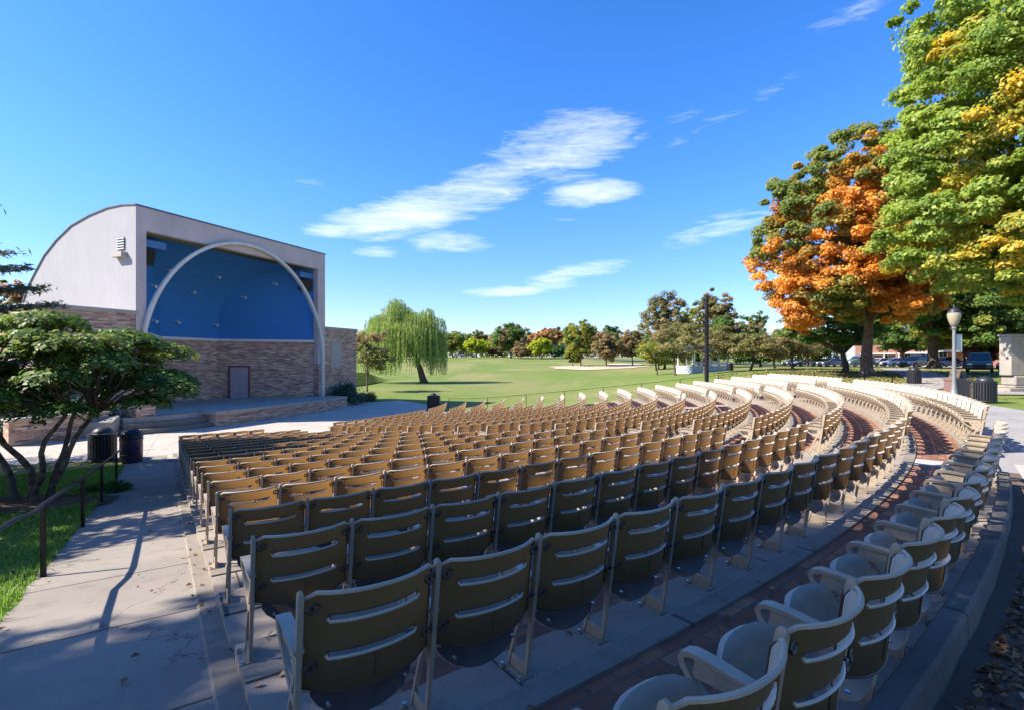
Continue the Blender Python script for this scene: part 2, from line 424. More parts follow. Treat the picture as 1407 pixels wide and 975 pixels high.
# ------------------------------------------------------------------ world, sun, camera
def setup_world():
    w = bpy.data.worlds.new('World'); scn.world = w; w.use_nodes = True
    nt = w.node_tree; nt.nodes.clear()
    out = nt.nodes.new('ShaderNodeOutputWorld'); bg = nt.nodes.new('ShaderNodeBackground')
    sky = N(nt, 'ShaderNodeTexSky', sky_type='NISHITA'); sky.sun_disc = False
    sky.sun_elevation = R(SUN_EL)
    # sun stands at azimuth (180 + SUN_DIR) counter-clockwise from +X
    sx, sy = -math.cos(R(SUN_DIR)), -math.sin(R(SUN_DIR))
    sky.sun_rotation = math.atan2(sx, sy)
    sky.altitude = 100; sky.air_density = 1.0; sky.dust_density = .35; sky.ozone_density = 3.0
    hs = N(nt, 'ShaderNodeHueSaturation'); hs.inputs['Saturation'].default_value = SKY_SAT; hs.inputs['Value'].default_value = SKY_VAL
    hs.inputs['Hue'].default_value = SKY_HUE
    L(nt, mixc(nt, 1.0, sky.outputs[0], (.97, 1.0, 1.18), 'MULTIPLY'), hs.inputs['Color'])
    tc = nt.nodes.new('ShaderNodeTexCoord'); sep = N(nt, 'ShaderNodeSeparateXYZ'); L(nt, tc.outputs['Generated'], sep.inputs[0])
    def mth(op, a, b=None, c=None):
        n = N(nt, 'ShaderNodeMath', operation=op)
        for i, v in enumerate((a, b, c)):
            if v is None: continue
            if isinstance(v, bpy.types.NodeSocket): L(nt, v, n.inputs[i])
            else: n.inputs[i].default_value = v
        return n.outputs[0]
    az = mth('ARCTAN2', sep.outputs[0], sep.outputs[1]); el = mth('ARCSINE', sep.outputs[2])
    cb = N(nt, 'ShaderNodeCombineXYZ'); L(nt, az, cb.inputs[0]); L(nt, el, cb.inputs[1])
    mp = N(nt, 'ShaderNodeMapping'); mp.inputs['Rotation'].default_value = (0, 0, -.28); mp.inputs['Scale'].default_value = (5, 26, 1)
    L(nt, cb.outputs[0], mp.inputs[0])
    n1 = noise(nt, mp.outputs[0], 1.0, 8, .62, .9)
    mp2 = N(nt, 'ShaderNodeMapping'); mp2.inputs['Rotation'].default_value = (0, 0, -.45); mp2.inputs['Scale'].default_value = (12, 85, 1)
    L(nt, cb.outputs[0], mp2.inputs[0])
    n2 = noise(nt, mp2.outputs[0], 1.0, 8, .72, 1.0)
    clouds = [(585, 288, 150, 24, 15, 1), (775, 203, 100, 34, 8, .85), (812, 266, 66, 15, 4, .9), (622, 332, 58, 15, 2, .75),
              (512, 346, 38, 9, 0, .8), (690, 401, 58, 7, 3, .85), (795, 377, 82, 13, 10, .75), (1015, 152, 150, 11, 17, .40),
              (985, 313, 90, 15, 10, .6), (1190, 12, 95, 15, 8, .42), (425, 253, 26, 8, 0, .3), (455, 318, 40, 10, 8, .9),
              (630, 372, 30, 6, 0, .3), (880, 186, 100, 8, 14, .45), (690, 235, 70, 26, 18, .7), (775, 300, 30, 8, 0, .4)]
    F = 700.7; tot = None
    for (px, py, hl, ht, rot, amp) in clouds:
        u, v = (px - 703.5) / F, (495.4 - py) / F
        a0 = math.atan(u); e0 = math.atan2(v, math.hypot(1, u)); k = 1 / (1 + u * u); k2 = 1 / math.sqrt(1 + u * u)
        dx = mth('SUBTRACT', az, a0); dy = mth('SUBTRACT', el, e0)
        c, s = math.cos(R(rot)), math.sin(R(rot))
        A = mth('ADD', mth('MULTIPLY', dx, c), mth('MULTIPLY', dy, s)); B = mth('SUBTRACT', mth('MULTIPLY', dy, c), mth('MULTIPLY', dx, s))
        A = mth('MULTIPLY', A, F / (hl * 1.38) / k); B = mth('MULTIPLY', B, F / (ht * 1.55) / k2)
        d = mth('ADD', mth('MULTIPLY', A, A), mth('MULTIPLY', B, B))
        m = mth('MULTIPLY', mth('MAXIMUM', mth('SUBTRACT', 1.0, d), 0.0), amp)
        tot = m if tot is None else mth('MAXIMUM', tot, m)
    nn = mth('ADD', mth('MULTIPLY', n1.outputs[0], .55), mth('MULTIPLY', n2.outputs[0], .45))
    th_ = mth('SUBTRACT', .65, mth('MULTIPLY', tot, .42))
    dens = mth('MULTIPLY', mth('MAXIMUM', mth('SUBTRACT', nn, th_), 0), 2.5)
    dens = mth('MULTIPLY', mth('MINIMUM', dens, 1.0), mth('MINIMUM', mth('MULTIPLY', tot, 1.7), .80))
    hz_ = ramp(nt, [(0.0, (.74, .70, .80)), (.10, (.84, .79, .87)), (.30, (.98, .93, .99)), (.5, (1, .95, 1))], el)
    skyc = mixc(nt, 1.0, hs.outputs[0], hz_.outputs[0], 'MULTIPLY')
    mx = mixc(nt, dens, skyc, CLOUD)
    L(nt, mx, bg.inputs[0]); bg.inputs[1].default_value = SKY_STR
    L(nt, bg.outputs[0], out.inputs[0])
    ld = bpy.data.lights.new('sun', 'SUN'); ld.energy = SUN_E; ld.angle = R(.55); ld.color = (1, .93, .82)
    lo = bpy.data.objects.new('sun', ld); COL.objects.link(lo)
    ce = math.cos(R(SUN_EL))
    d = Vector((sx * ce, sy * ce, math.sin(R(SUN_EL))))
    lo.rotation_euler = d.to_track_quat('Z', 'Y').to_euler(); lo.location = d * 60
SKY_SAT, SKY_VAL, SKY_HUE, SKY_STR, SUN_E = 1.24, 1.0, .5, .112, 4.8
CLOUD = (5.6, 5.75, 6.0)
setup_world()
cd = bpy.data.cameras.new('camera'); cam = bpy.data.objects.new('camera', cd); COL.objects.link(cam)
cd.sensor_width = 36; cd.lens = 36 * 700.7 / 1407; cd.shift_y = 7.9 / 1407
cd.clip_start = .05; cd.clip_end = 5000
cam.location = (0, 0, ZC); cam.rotation_euler = (R(90), 0, 0); scn.camera = cam
scn.view_settings.view_transform = 'Standard'; scn.view_settings.look = 'None'
scn.view_settings.exposure = 1.27; scn.view_settings.gamma = 1
scn.cycles.max_bounces = 6; scn.cycles.diffuse_bounces = 3; scn.cycles.transmission_bounces = 3
scn.cycles.transparent_max_bounces = 4; scn.cycles.glossy_bounces = 2
scn.cycles.use_denoising = True

# ------------------------------------------------------------------ terrain
def axis(a, b, fine0, fine1, step):
    xs = list(np.arange(fine0, fine1 + 1e-6, step))
    s = step; x = fine1
    while x < b: s *= 1.18; x += s; xs.append(min(x, b))
    s = step; x = fine0
    while x > a: s *= 1.18; x -= s; xs.insert(0, max(x, a))
    return xs
xs = axis(-1500, 1500, -26, 26, .6); ys = axis(-80, 2200, -4, 62, .6)
vs = [(x, y, terr(x, y)) for y in ys for x in xs]
nx = len(xs)
fs = [(j * nx + i, j * nx + i + 1, (j + 1) * nx + i + 1, (j + 1) * nx + i) for j in range(len(ys) - 1) for i in range(nx - 1)]
me = bpy.data.meshes.new('lawn'); me.from_pydata(vs, [], fs); me.materials.append(M['grass'])
me.polygons.foreach_set('use_smooth', [True] * len(fs))
tag(link(bpy.data.objects.new('lawn', me)), kind='structure')

def zwalk(x, y):
    r, th = rth(x, y)
    return gw(r) if r < 39.5 else terr(x, y)
def strip(mb, rs, th0s, e0, e1, ne, zf, thick=0, mi=0):
    """radial strip between offsets e0..e1 left of the radius th0"""
    nr = len(rs); vs = []; uv = []
    for r in rs:
        for j in range(ne + 1):
            e = lerp(e0(r) if callable(e0) else e0, e1(r) if callable(e1) else e1, j / ne)
            x, y = pol(r, th0s, e); vs.append((x, y, zf(r, e))); uv.append((e, r))
    fs = []; us = []
    for i in range(nr - 1):
        for j in range(ne):
            f = (i * (ne + 1) + j, i * (ne + 1) + j + 1, (i + 1) * (ne + 1) + j + 1, (i + 1) * (ne + 1) + j)
            fs.append(f); us.append([uv[k] for k in f])
    mb.add(vs, fs, mi, us)
mb = MB()
rs = list(np.arange(16.6, 39.6, .25)) + [41, 43]
def wleft(r): return 1.56 + (.10 if r > 30 else 0) * math.sin(r * 3) * .2 + .03 * math.sin(r * 7)
strip(mb, rs, THL, .20, wleft, 6, lambda r, e: gw(r) + .012)
tag(mb.build('walkway', M['walk'], fixn=False), kind='structure')
mb = MB()
strip(mb, rs, THL, .055, .185, 1, lambda r, e: gw(r) + .026)
strip(mb, rs, THL, .185, .20, 1, lambda r, e: gw(r) + (.026 if e < .19 else .012))
tag(mb.build('walkway_edging', M['kerb'], fixn=False), kind='structure')
# plaza in front of the stage
mb = MB()
def ring(mb, r0, r1, t0, t1, zf, nr=1, nt_=40, mi=0):
    vs = []; uv = []
    for i in range(nr + 1):
        r = lerp(r0, r1, i / nr)
        for j in range(nt_ + 1):
            th = lerp(t0, t1, j / nt_); x, y = pol(r, th); vs.append((x, y, zf(r, th))); uv.append((th * r1, r))
    fs = []; us = []
    for i in range(nr):
        for j in range(nt_):
            f = (i * (nt_ + 1) + j, (i + 1) * (nt_ + 1) + j, (i + 1) * (nt_ + 1) + j + 1, i * (nt_ + 1) + j + 1)
            fs.append(f); us.append([uv[k] for k in f])
    mb.add(vs, fs, mi, us)
ring(mb, 4.0, 16.8, -.15, 2.35, lambda r, t: .012, 4, 60)
ring(mb, 16.8, 18.0, THL - .02, THR + .1, lambda r, t: .010, 1, 40)
tag(mb.build('plaza', M['plaza'], fixn=False), kind='structure')
mb = MB()   # path leading off to the left
pl = [(-16.0, 16.9), (-24, 16.2), (-40, 15), (-40, 20.5), (-24, 21.8), (-18.5, 23.6), (-14, 20)]
mb.add([(x, y, .022) for x, y in pl], [tuple(range(len(pl) - 1, -1, -1))], 0, [[(x, y) for x, y in pl][::-1]])
tag(mb.build('side_path', M['plaza']), kind='structure')

# terraces
slab, brk, krb = MB(), MB(), MB()
E0 = .055
def seg(mb, r0, r1, z, t0, t1, z_in=None, z_out=None, ends=None):
    n = max(2, int((t1 - t0) * r1 / .6))
    ring(mb, r0, r1, t0, t1, lambda r, t: z, 1, n)
    for rr, zz in ((r0, z_in), (r1, z_out)):
        if zz is None: continue
        vs = []; fs = []; us = []
        for j in range(n + 1):
            th = lerp(t0, t1, j / n); x, y = pol(rr, th); vs += [(x, y, zz), (x, y, z)]
        for j in range(n):
            f = (2 * j, 2 * j + 2, 2 * j + 3, 2 * j + 1); fs.append(f)
            a, b = lerp(t0, t1, j / n) * rr, lerp(t0, t1, (j + 1) / n) * rr
            us.append([(a, 0), (b, 0), (b, .15), (a, .15)])
        mb.add(vs, fs, 0, us)
    if ends is not None:
        for th in (t0, t1):
            a, b = pol(r0, th), pol(r1, th)
            mb.add([(*a, ends), (*b, ends), (*b, z), (*a, z)], [(0, 1, 2, 3)], 0, [[(r0, 0), (r1, 0), (r1, .15), (r0, .15)]])
for k in range(18):
    r, z = RK[k], FLOOR[k]
    tl = THL - E0 / r; tr = THR + .25 / r
    zb = FLOOR[k + 1] if k < 17 else -.1
    if k == 17: zb, z = -.05, .02
    if k == 16: zb = .02
    seg(slab, r - .36, r - .03, z, tl, tr, zb, None, z - .5)
    if k: seg(krb, r - .03, r + .12, z + .016, tl, tr, z, z - .02, z - .5)
    if k > 0:
        seg(slab, r + .12, RK[k - 1] - .36, z + .002, tl, THL + .30 / r, None, None, z - .5)
        seg(brk, r + .12, RK[k - 1] - .36, z - .004, THL + .29 / r, tr, None, None, z - .5)
tag(slab.build('terrace_slab', M['slab'], fixn=False), kind='structure')
tag(krb.build('terrace_kerb', M['kerb'], fixn=False), kind='structure')
tag(brk.build('brick_paving', M['brick'], fixn=False), kind='structure')
# cross-aisle slabs (pale) through the seating
mb = MB()
TA, TB = .875, 1.345
for k in range(1, 18):
    for t in (TA, TB):
        r = RK[k]; z = FLOOR[k] if k < 17 else .02
        a0 = t - .85 / r; a1 = t - .25 / r
        ring(mb, r + .125, RK[k - 1] - .365, a0, a1, lambda r_, t_: z + .002, 1, 2)
ring(mb, R0 + .12, R0 + 3.6, TA - .05, TA + .01, lambda r_, t_: FLOOR[0] - .085, 1, 6)
tag(mb.build('aisle_slabs', M['rocky'], fixn=False), kind='structure')
# kerb wall behind the last row
def kerbwall(t0, t1):
    mb = MB(); n = int((t1 - t0) * R0 / .25)
    prof = [(38.475, FLOOR[0] - .02), (38.475, FLOOR[0] + .085), (38.49, FLOOR[0] + .10), (38.58, FLOOR[0] + .10), (38.60, FLOOR[0] + .08), (38.605, FLOOR[0] - .3)]
    vs = []; fs = []; us = []; m_ = len(prof)
    for j in range(n + 1):
        th = lerp(t0, t1, j / n)
        for (r, z) in prof:
            q = .4 * r0adj(th) + .004 * math.sin(j * 1.7) + .003 * math.sin(j * .6 + z)
            vs.append((*pol(r + q, th), z + q - .4 * r0adj(th)))
    for j in range(n):
        for i in range(m_ - 1):
            fs.append((j * m_ + i, j * m_ + i + 1, (j + 1) * m_ + i + 1, (j + 1) * m_ + i))
            a, b = lerp(t0, t1, j / n) * R0, lerp(t0, t1, (j + 1) / n) * R0
            us.append([(a, i * .1), (a, i * .1 + .1), (b, i * .1 + .1), (b, i * .1)])
    fs.append(tuple(range(m_))); us.append([(0, 0)] * m_)
    fs.append(tuple(n * m_ + i for i in range(m_ - 1, -1, -1))); us.append([(0, 0)] * m_)
    mb.add(vs, fs, 0, us)
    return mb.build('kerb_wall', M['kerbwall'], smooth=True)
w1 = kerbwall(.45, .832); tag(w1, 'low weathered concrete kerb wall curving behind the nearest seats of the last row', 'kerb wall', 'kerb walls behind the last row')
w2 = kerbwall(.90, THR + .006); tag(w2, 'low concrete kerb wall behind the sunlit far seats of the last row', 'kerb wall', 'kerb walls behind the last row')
# paved ring behind the last row and the path to the street
mb = MB(); ring(mb, 38.48, 41.6, .35, .862, lambda r, t: FLOOR[0] - .088, 2, 30)
tag(mb.build('dark_path', M['asphalt'], fixn=False), kind='structure')
mb = MB(); ring(mb, 38.50, 42.2, .862, 1.5, lambda r, t: FLOOR[0] - .088, 2, 40)
tag(mb.build('brick_path', M['path'], fixn=False), kind='structure')
def ribbon(name, pts, w, m, dz=.03):
    mb = MB(); vs = []; fs = []; us = []
    P = []
    for (a, b) in zip(pts, pts[1:]):
        n = max(1, int(math.dist(a, b) / 1.5))
        P += [(lerp(a[0], b[0], i / n), lerp(a[1], b[1], i / n)) for i in range(n)]
    P.append(pts[-1]); d0 = 0
    for i, p in enumerate(P):
        a = P[max(i - 1, 0)]; b = P[min(i + 1, len(P) - 1)]
        dx, dy = b[0] - a[0], b[1] - a[1]; l = math.hypot(dx, dy); nxx, nyy = -dy / l, dx / l
        for j in range(5):
            o = (j / 4 - .5) * w; x, y = p[0] + nxx * o, p[1] + nyy * o
            vs.append((x, y, terr(x, y) + dz))
    for i in range(len(P) - 1):
        for j in range(4):
            fs.append((i * 5 + j, (i + 1) * 5 + j, (i + 1) * 5 + j + 1, i * 5 + j + 1)); us.append([(j, i), (j, i + 1), (j + 1, i + 1), (j + 1, i)])
    mb.add(vs, fs, 0, us)
    return tag(mb.build(name, m, fixn=False), kind='structure')
ribbon('path', [(19.6, 23.5), (23, 30), (30, 36), (38, 48), (46, 62)], 3.0, M['path'], .05)
ribbon('path', [(24, 26), (34, 24), (50, 24)], 2.4, M['path'], .06)
ribbon('street', [(140, 20), (85, 50), (60, 82), (66, 120), (60, 170), (20, 290), (-60, 300), (-200, 300)], 9, M['road'], .12)
# infield sand and bare patches
def patch(name, cx, cy, rx, ry, m, dz, seed=0, n=48, rot=0):
    mb = MB(); vs = [(cx, cy, terr(cx, cy) + dz)]; rings = 5
    for q in range(1, rings + 1):
        for i in range(n):
            a = 2 * PI * i / n; k = 1 + .10 * math.sin(3 * a + seed) + .06 * math.sin(7 * a + seed * 2)
            x = cx + math.cos(a + rot) * rx * k * q / rings; y = cy + math.sin(a) * ry * k * q / rings
            vs.append((x, y, terr(x, y) + dz))
    fs = [(0, 1 + i, 1 + (i + 1) % n) for i in range(n)]
    for q in range(rings - 1):
        fs += [(1 + q * n + i, 1 + (q + 1) * n + i, 1 + (q + 1) * n + (i + 1) % n, 1 + q * n + (i + 1) % n) for i in range(n)]
    mb.add(vs, fs)
    return tag(mb.build(name, m, fixn=False), kind='structure')
patch('infield', 23.5, 141, 13.5, 12, M['sand'], .10, 1)
patch('infield', 34.5, 158, 5.0, 9, M['sand'], .10, 3)
patch('soil_bed', -11.0, 10.6, 2.6, 1.3, M['soil'], .03, 2)
patch('soil_bed', -13.6, 9.6, 2.4, 1.0, M['soil'], .025, 4)

# ------------------------------------------------------------------ chairs
def yb(z): return -LEAN * (1 - z / HP)
LEAN = .105
def chair_backrest(lo=False):
    mb = MB()
    hw = .266
    us = [-1, -.94, -.72, -.66, -.44, -.22, 0, .22, .44, .66, .72, .94, 1] if not lo else [-1, -.66, 0, .66, 1]
    s1, s2, h = .655, .500, .013
    zs = [.365, .39, .44, s2 - h, s2 + h, .57, s1 - h, s1 + h, .71, .745, .765] if not lo else [.37, s2 - h, s2 + h, s1 - h, s1 + h, .765]
    def P(u, z, off=0):
        b = .098 if z > .6 else .088
        zz = z
        if z < .42: zz = z - .035 * (1 - u * u) * (1 if z < .38 else .5)
        if z > .74: zz = z - .022 * max(0, abs(u) - .9) / .1 * (z - .71) / .05
        lip = .018 * max(0, (z - .70) / .065) ** 1.5
        y = yb(z) + b * (1 - abs(u) ** 2.3) - .028 + lip + off
        return (u * hw, y, zz)
    nu = len(us)
    vs = [P(u, z) for z in zs for u in us]; fs = []
    for j in range(len(zs) - 1):
        slot = abs((zs[j] + zs[j + 1]) / 2 - s1) < .004 or abs((zs[j] + zs[j + 1]) / 2 - s2) < .004
        for i in range(nu - 1):
            if slot and abs(us[i] + us[i + 1]) / 2 < .66: continue
            fs.append((j * nu + i, j * nu + i + 1, (j + 1) * nu + i + 1, (j + 1) * nu + i))
    mb.add(vs, fs)
    if not lo:
        ut = [-1 + 2 * i / 14 for i in range(15)]
        mb.tube([P(u, .765) for u in ut], [.007] + [.0095] * 13 + [.007], 6, 1)
        for s in (s1, s2):
            pts = [P(u, s - h, .007) for u in np.linspace(-.68, .68, 9)]
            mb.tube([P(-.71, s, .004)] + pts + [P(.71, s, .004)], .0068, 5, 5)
            mb.tube([P(u, s + h, -.002) for u in np.linspace(-.70, .70, 8)], .0035, 4, 4)
        mb.tube([P(u, .365) for u in ut[::2]], .005, 5, 4)
        for sx in (-1, 1):
            mb.tube([P(sx, z) for z in (.365, .44, .57, .71, .76)], .005, 5, 4)
            for zz in (.705, .462):      # bolt ears
                c = Vector((sx * .243, yb(zz) + .022, zz)); pts = []
                for q in range(10):
                    a = 2 * PI * q / 9; pts.append((c.x + .026 * math.cos(a), c.y + .004 * math.cos(a), c.z + .018 * math.sin(a)))
                mb.tube(pts, .0065, 4, 4, False)
                mb.lathe([(.008, 0), (.008, .003), (.003, .005)], (0, 0, 0), 6, 3)
                k = 6 * 3
                for q in range(len(mb.v) - k, len(mb.v)):
                    x, y, z = mb.v[q]; mb.v[q] = (c.x + x, c.y + z - .004, c.z + y)
                mb.tube([(sx * .268, yb(zz), zz), (sx * .286, yb(zz), zz)], .012, 5, 4)
        mb.tube([P(0, z, .003) for z in (.39, .44, .485)], .0025, 4, 4)
    else:
        mb.tube([P(u, .765) for u in (-1, -.5, 0, .5, 1)], .012, 3, 1)
        for s in (s1, s2):
            mb.tube([P(u, s - h, .005) for u in (-.66, 0, .66)], .007, 3, 1)
    return mb
def chair_seat(lo=False):
    """folded-up seat: thick waterfall front edge now on top, convex underside facing the stage"""
    mb = MB(); n = 9 if not lo else 3; mrow = 11 if not lo else 4
    mb_top = []; mb_row = []
    p0 = Vector((yb(.30) - .012, .225)); p1 = Vector((-.315, .555))
    ax = (p1 - p0); Ln = ax.length; ax.normalize(); nr = Vector((ax.y, -ax.x))      # nr points back/up
    if nr.x < 0: nr = -nr
    vs = []; fs = []; per = 2 * n
    for j in range(mrow):
        v = j / (mrow - 1)
        wv = .222 * (1 - .30 * max(0, .25 - v) ** 2 / .0625 - .22 * max(0, v - .72) ** 2 / .0784)
        tk = (.016 + .020 * sst(.55, .95, v)) * (1 if v < .96 else .55)
        sag = .030 * math.sin(v * PI) 
        vz = v - (.06 * (1 - v))
        row = []
        for side in (1, -1):
            for i in range(n):
                u = (-1 + 2 * i / (n - 1)) * side
                dish = .022 * (1 - u * u)
                edge = (1 - abs(u) ** 4 * .6)
                lb = v + (-.10 * (1 - u * u) * (1 - v) ** 3) - .10 * abs(u) ** 3 * v ** 6
                c = p0 + ax * (lb * Ln) - nr * (dish + sag * .6)
                c = c + nr * (tk * edge * side)
                vs.append((u * wv, c.x, c.y))
    for i in range(n - 1):
        for j in range(mrow - 1): mb_row.append(j); mb_top.append((j * per + i, j * per + i + 1, (j + 1) * per + i + 1, (j + 1) * per + i))
    for j in range(mrow - 1):
        for i in range(n - 1, per):
            fs.append((j * per + i, j * per + (i + 1) % per, (j + 1) * per + (i + 1) % per, (j + 1) * per + i))
    fs.append(tuple(range(per - 1, -1, -1))); fs.append(tuple((mrow - 1) * per + i for i in range(per)))
    nf = len(fs); mb.add(vs, fs + mb_top)
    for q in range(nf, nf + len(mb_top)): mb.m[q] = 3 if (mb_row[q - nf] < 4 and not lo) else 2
    if not lo:
        for sx in (-1, 1):
            y = yb(.28) + .006
            mb.tube([(sx * .165, y - .01, .272), (sx * .165, y + .010, .272)], .0085, 6, 1)
            mb.tube([(sx * .225, yb(.33) - .03, .34), (sx * .275, yb(.36) - .03, .35)], .011, 5, 0)
    return mb
def chair_frame(lo=False):
    mb = MB()
    if lo:
        mb.sweep([(-LEAN, 0), (0, .765)], [.026, .028], .036)
        mb.sweep([(-.245, .0), (-.165, .20), (-.10, .36)], [.024] * 3, .022)
        mb.sweep([(-.02, .535), (-.30, .555), (-.345, .53), (-.25, .43), (-.10, .34)], [.052, .05, .046, .03, .026], [.02, .02, .02, .02, .03])
        return mb
    mb.sweep([(-LEAN, .0), (-.098, .06), (-.05, .40), (-.004, .74), (0, .765), (.004, .776)], [.020, .020, .022, .024, .023, .014], [.018, .020, .034, .038, .032, .018])
    mb.sweep([(-.255, .006), (-.225, .10), (-.165, .26), (-.10, .38), (-.06, .44)], [.024] * 5, [.018, .018, .022, .034, .03])
    mb.sweep([(-.232, .075), (-.10, .058)], [.020, .020], .014)
    mb.box(-.006, .006, -.250, -.10, 0, .07)
    mb.box(-.03, .03, -.27, -.085, 0, .008)
    for yy in (-.255, -.10):
        mb.tube([(.045, yy, 0), (.045, yy, .022)], .011, 6, 1)
        mb.box(-.02, .06, yy - .016, yy + .016, 0, .007)
    mb.box(-.005, .005, -.12, -.06, .37, .47)
    return mb
def chair_arm():
    mb = MB()
    mb.sweep([(-.018, .536), (-.10, .545), (-.24, .556), (-.31, .556), (-.338, .546), (-.350, .525), (-.343, .500), (-.30, .448), (-.20, .375), (-.10, .335), (-.055, .33)],
             [.042, .052, .058, .058, .054, .048, .044, .036, .030, .028, .028], [.016, .018, .020, .022, .024, .024, .022, .020, .020, .026, .03])
    mb.box(-.0055, .0055, -.24, -.06, .475, .546)
    mb.add([(-.0055, -.30, .545), (-.0055, -.24, .545), (-.0055, -.24, .475), (-.0055, -.315, .47),
            (.0055, -.30, .545), (.0055, -.24, .545), (.0055, -.24, .475), (.0055, -.315, .47)],
           [(0, 1, 2, 3), (7, 6, 5, 4), (0, 3, 7, 4), (2, 6, 7, 3)])
    mb.box(-.005, .005, -.20, -.06, .34, .40)
    return mb
M['slot_lip_lit'] = plain('slot_lip_lit', (.52, .45, .36), .4, 0, .06, 12)  # paler than the seat plastic: sky light on the lips put into the colour
PM = [M['plastic'], M['plastic_solid'], M['bolt'], M['black'], M['brown_shell'], M['slot_lip_lit']]
def fin(mb, name, mats, smooth=True, fix=True):
    me = mb.mesh(name, mats, smooth)
    if not fix:
        try: me.set_sharp_from_angle(angle=R(38))
        except Exception: pass
        return me
    bm = bmesh.new(); bm.from_mesh(me); bmesh.ops.recalc_face_normals(bm, faces=bm.faces); bm.to_mesh(me); bm.free()
    if smooth:
        try: me.set_sharp_from_angle(angle=R(38))
        except Exception: pass
    return me
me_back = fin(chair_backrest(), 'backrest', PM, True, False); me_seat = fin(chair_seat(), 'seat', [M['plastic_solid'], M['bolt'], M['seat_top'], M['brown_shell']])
me_frame = fin(chair_frame(), 'leg_frame', [M['paint'], M['bolt']]); me_arm = fin(chair_arm(), 'armrest', [M['paint']])

NUM = ['zero', 'first', 'second', 'third', 'fourth', 'fifth', 'sixth', 'seventh', 'eighth', 'ninth', 'tenth', 'eleventh', 'twelfth',
       'thirteenth', 'fourteenth', 'fifteenth', 'sixteenth', 'seventeenth', 'eighteenth', 'nineteenth', 'twentieth', 'twenty-first',
       'twenty-second', 'twenty-third', 'twenty-fourth', 'twenty-fifth', 'twenty-sixth', 'twenty-seventh', 'twenty-eighth']
SECN = ['near block', 'middle block', 'far block']
chairs = []
for k in range(18):
    r = RK[k]
    n1 = int(math.floor(((TA - THL) * r / .93 - 1.25) / .613))
    s1 = (THL, n1)
    if k == 17: s1 = (THL, 5)
    a = TA if k not in (0, 17) else (.910 if k == 0 else .925)
    s2 = (a, int(round((1.308 - a) * r / W)))
    s3 = (TB, int(round((THR - TB) * r / W)))
    for si, (t0, n) in enumerate((s1, s2, s3)):
        for i in range(n):
            th = t0 + (i + .5) * W / r
            x, y = pol(r + (r0adj(th) if k == 0 else 0), th)
            last = (i == n - 1)
            if y < .25 or abs(x / y) > 1.9: continue
            z = FLOOR[k] if k < 17 else .02
            chairs.append(dict(k=k, s=si, i=i, n=n, th=th, x=x, y=y, z=z, last=last, d=math.hypot(x, y)))
# which are in the picture, nearest first
def vis(c): return abs(c['x'] / max(c['y'], .1)) < 1.03 + .3 / c['y']
def inpic(c):
    px, py = 703.5 + 700.7 * c['x'] / c['y'], 495.4 + 700.7 * (ZC - c['z'] - HP) / c['y']
    return -35 < px < 1445 and py < 1010
chairs = [c for c in chairs if inpic(c) or (c['y'] > 1 and c['d'] < 4.5 and c['k'] > 0)]
cnt = {}
for c in sorted(chairs, key=lambda c: (c['k'], c['s'], c['i'])):
    if inpic(c): cnt[(c['k'], c['s'])] = cnt.get((c['k'], c['s']), 0) + 1
    c['num'] = max(1, cnt.get((c['k'], c['s']), 1))
order = sorted([c for c in chairs if vis(c)], key=lambda c: c['d'])
indiv = set(id(c) for c in order[:300])
nseat = 0
for c in chairs:
    if not vis(c) and c['d'] > 6: continue
    if id(c) not in indiv: continue
    t = empty('folding_seat', (c['x'], c['y'], c['z']), c['th'] + PI)
    row = 'the last row' if c['k'] == 0 else NUM[c['k'] + 1] + ' row from the back'
    tag(t, 'tan slotted folding seat, %s from the left in %s, %s' % (NUM[c['num']], row, SECN[c['s']]), 'folding seat', 'rows of folding seats')
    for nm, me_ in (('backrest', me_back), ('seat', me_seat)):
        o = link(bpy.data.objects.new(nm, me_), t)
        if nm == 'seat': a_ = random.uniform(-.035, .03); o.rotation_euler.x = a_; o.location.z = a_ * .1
        else: o.rotation_euler.x = random.uniform(-.006, .006)
    for sx in ([1, -1] if c['last'] else [1]):
        for nm, me_ in (('leg_frame', me_frame), ('armrest', me_arm)):
            o = link(bpy.data.objects.new(nm, me_), t); o.location.x = sx * W / 2
    nseat += 1
# the remaining far seats: one mass
lo = MB()
lowres = [(chair_backrest(True), 0), (chair_seat(True), 1), (chair_frame(True), 2)]
tv, tf, tm = [], [], []
base = 0; frames = 0
for mbx, which in lowres:
    v = np.array(mbx.v, dtype=float)
    if which == 2: v = v + np.array([W / 2, 0, 0])
    tv.append(v)
    for f, m_ in zip(mbx.f, mbx.m):
        tf.append([q + base for q in f]); tm.append(0 if which == 0 and m_ == 0 else (3 if which == 1 and m_ == 2 else (1 if which < 2 else 2)))
    base += len(v)
tv = np.vstack(tv); allv = []; allf = []; allm = []; nb = 0
for c in chairs:
    if id(c) in indiv or not vis(c): continue
    ph = c['th'] + PI; cs, sn = math.cos(ph), math.sin(ph)
    X = tv[:, 0] * cs - tv[:, 1] * sn + c['x']; Y = tv[:, 0] * sn + tv[:, 1] * cs + c['y']
    allv.append(np.stack([X, Y, tv[:, 2] + c['z']], 1))
    allf += [[q + nb for q in f] for f in tf]; allm += tm; nb += len(tv)
me = bpy.data.meshes.new('folding_seats'); me.from_pydata(np.vstack(allv).tolist(), [], allf)
for m_ in (M['plastic'], M['plastic_solid'], M['paint'], M['seat_top']): me.materials.append(m_)
me.polygons.foreach_set('material_index', allm)
tag(link(bpy.data.objects.new('folding_seats', me)), 'far rows of cream folding seats running to the lawn and rail', 'folding seats', 'rows of folding seats', 'stuff')
print('seats', len(chairs), 'individual', nseat, 'mass', len(allv))

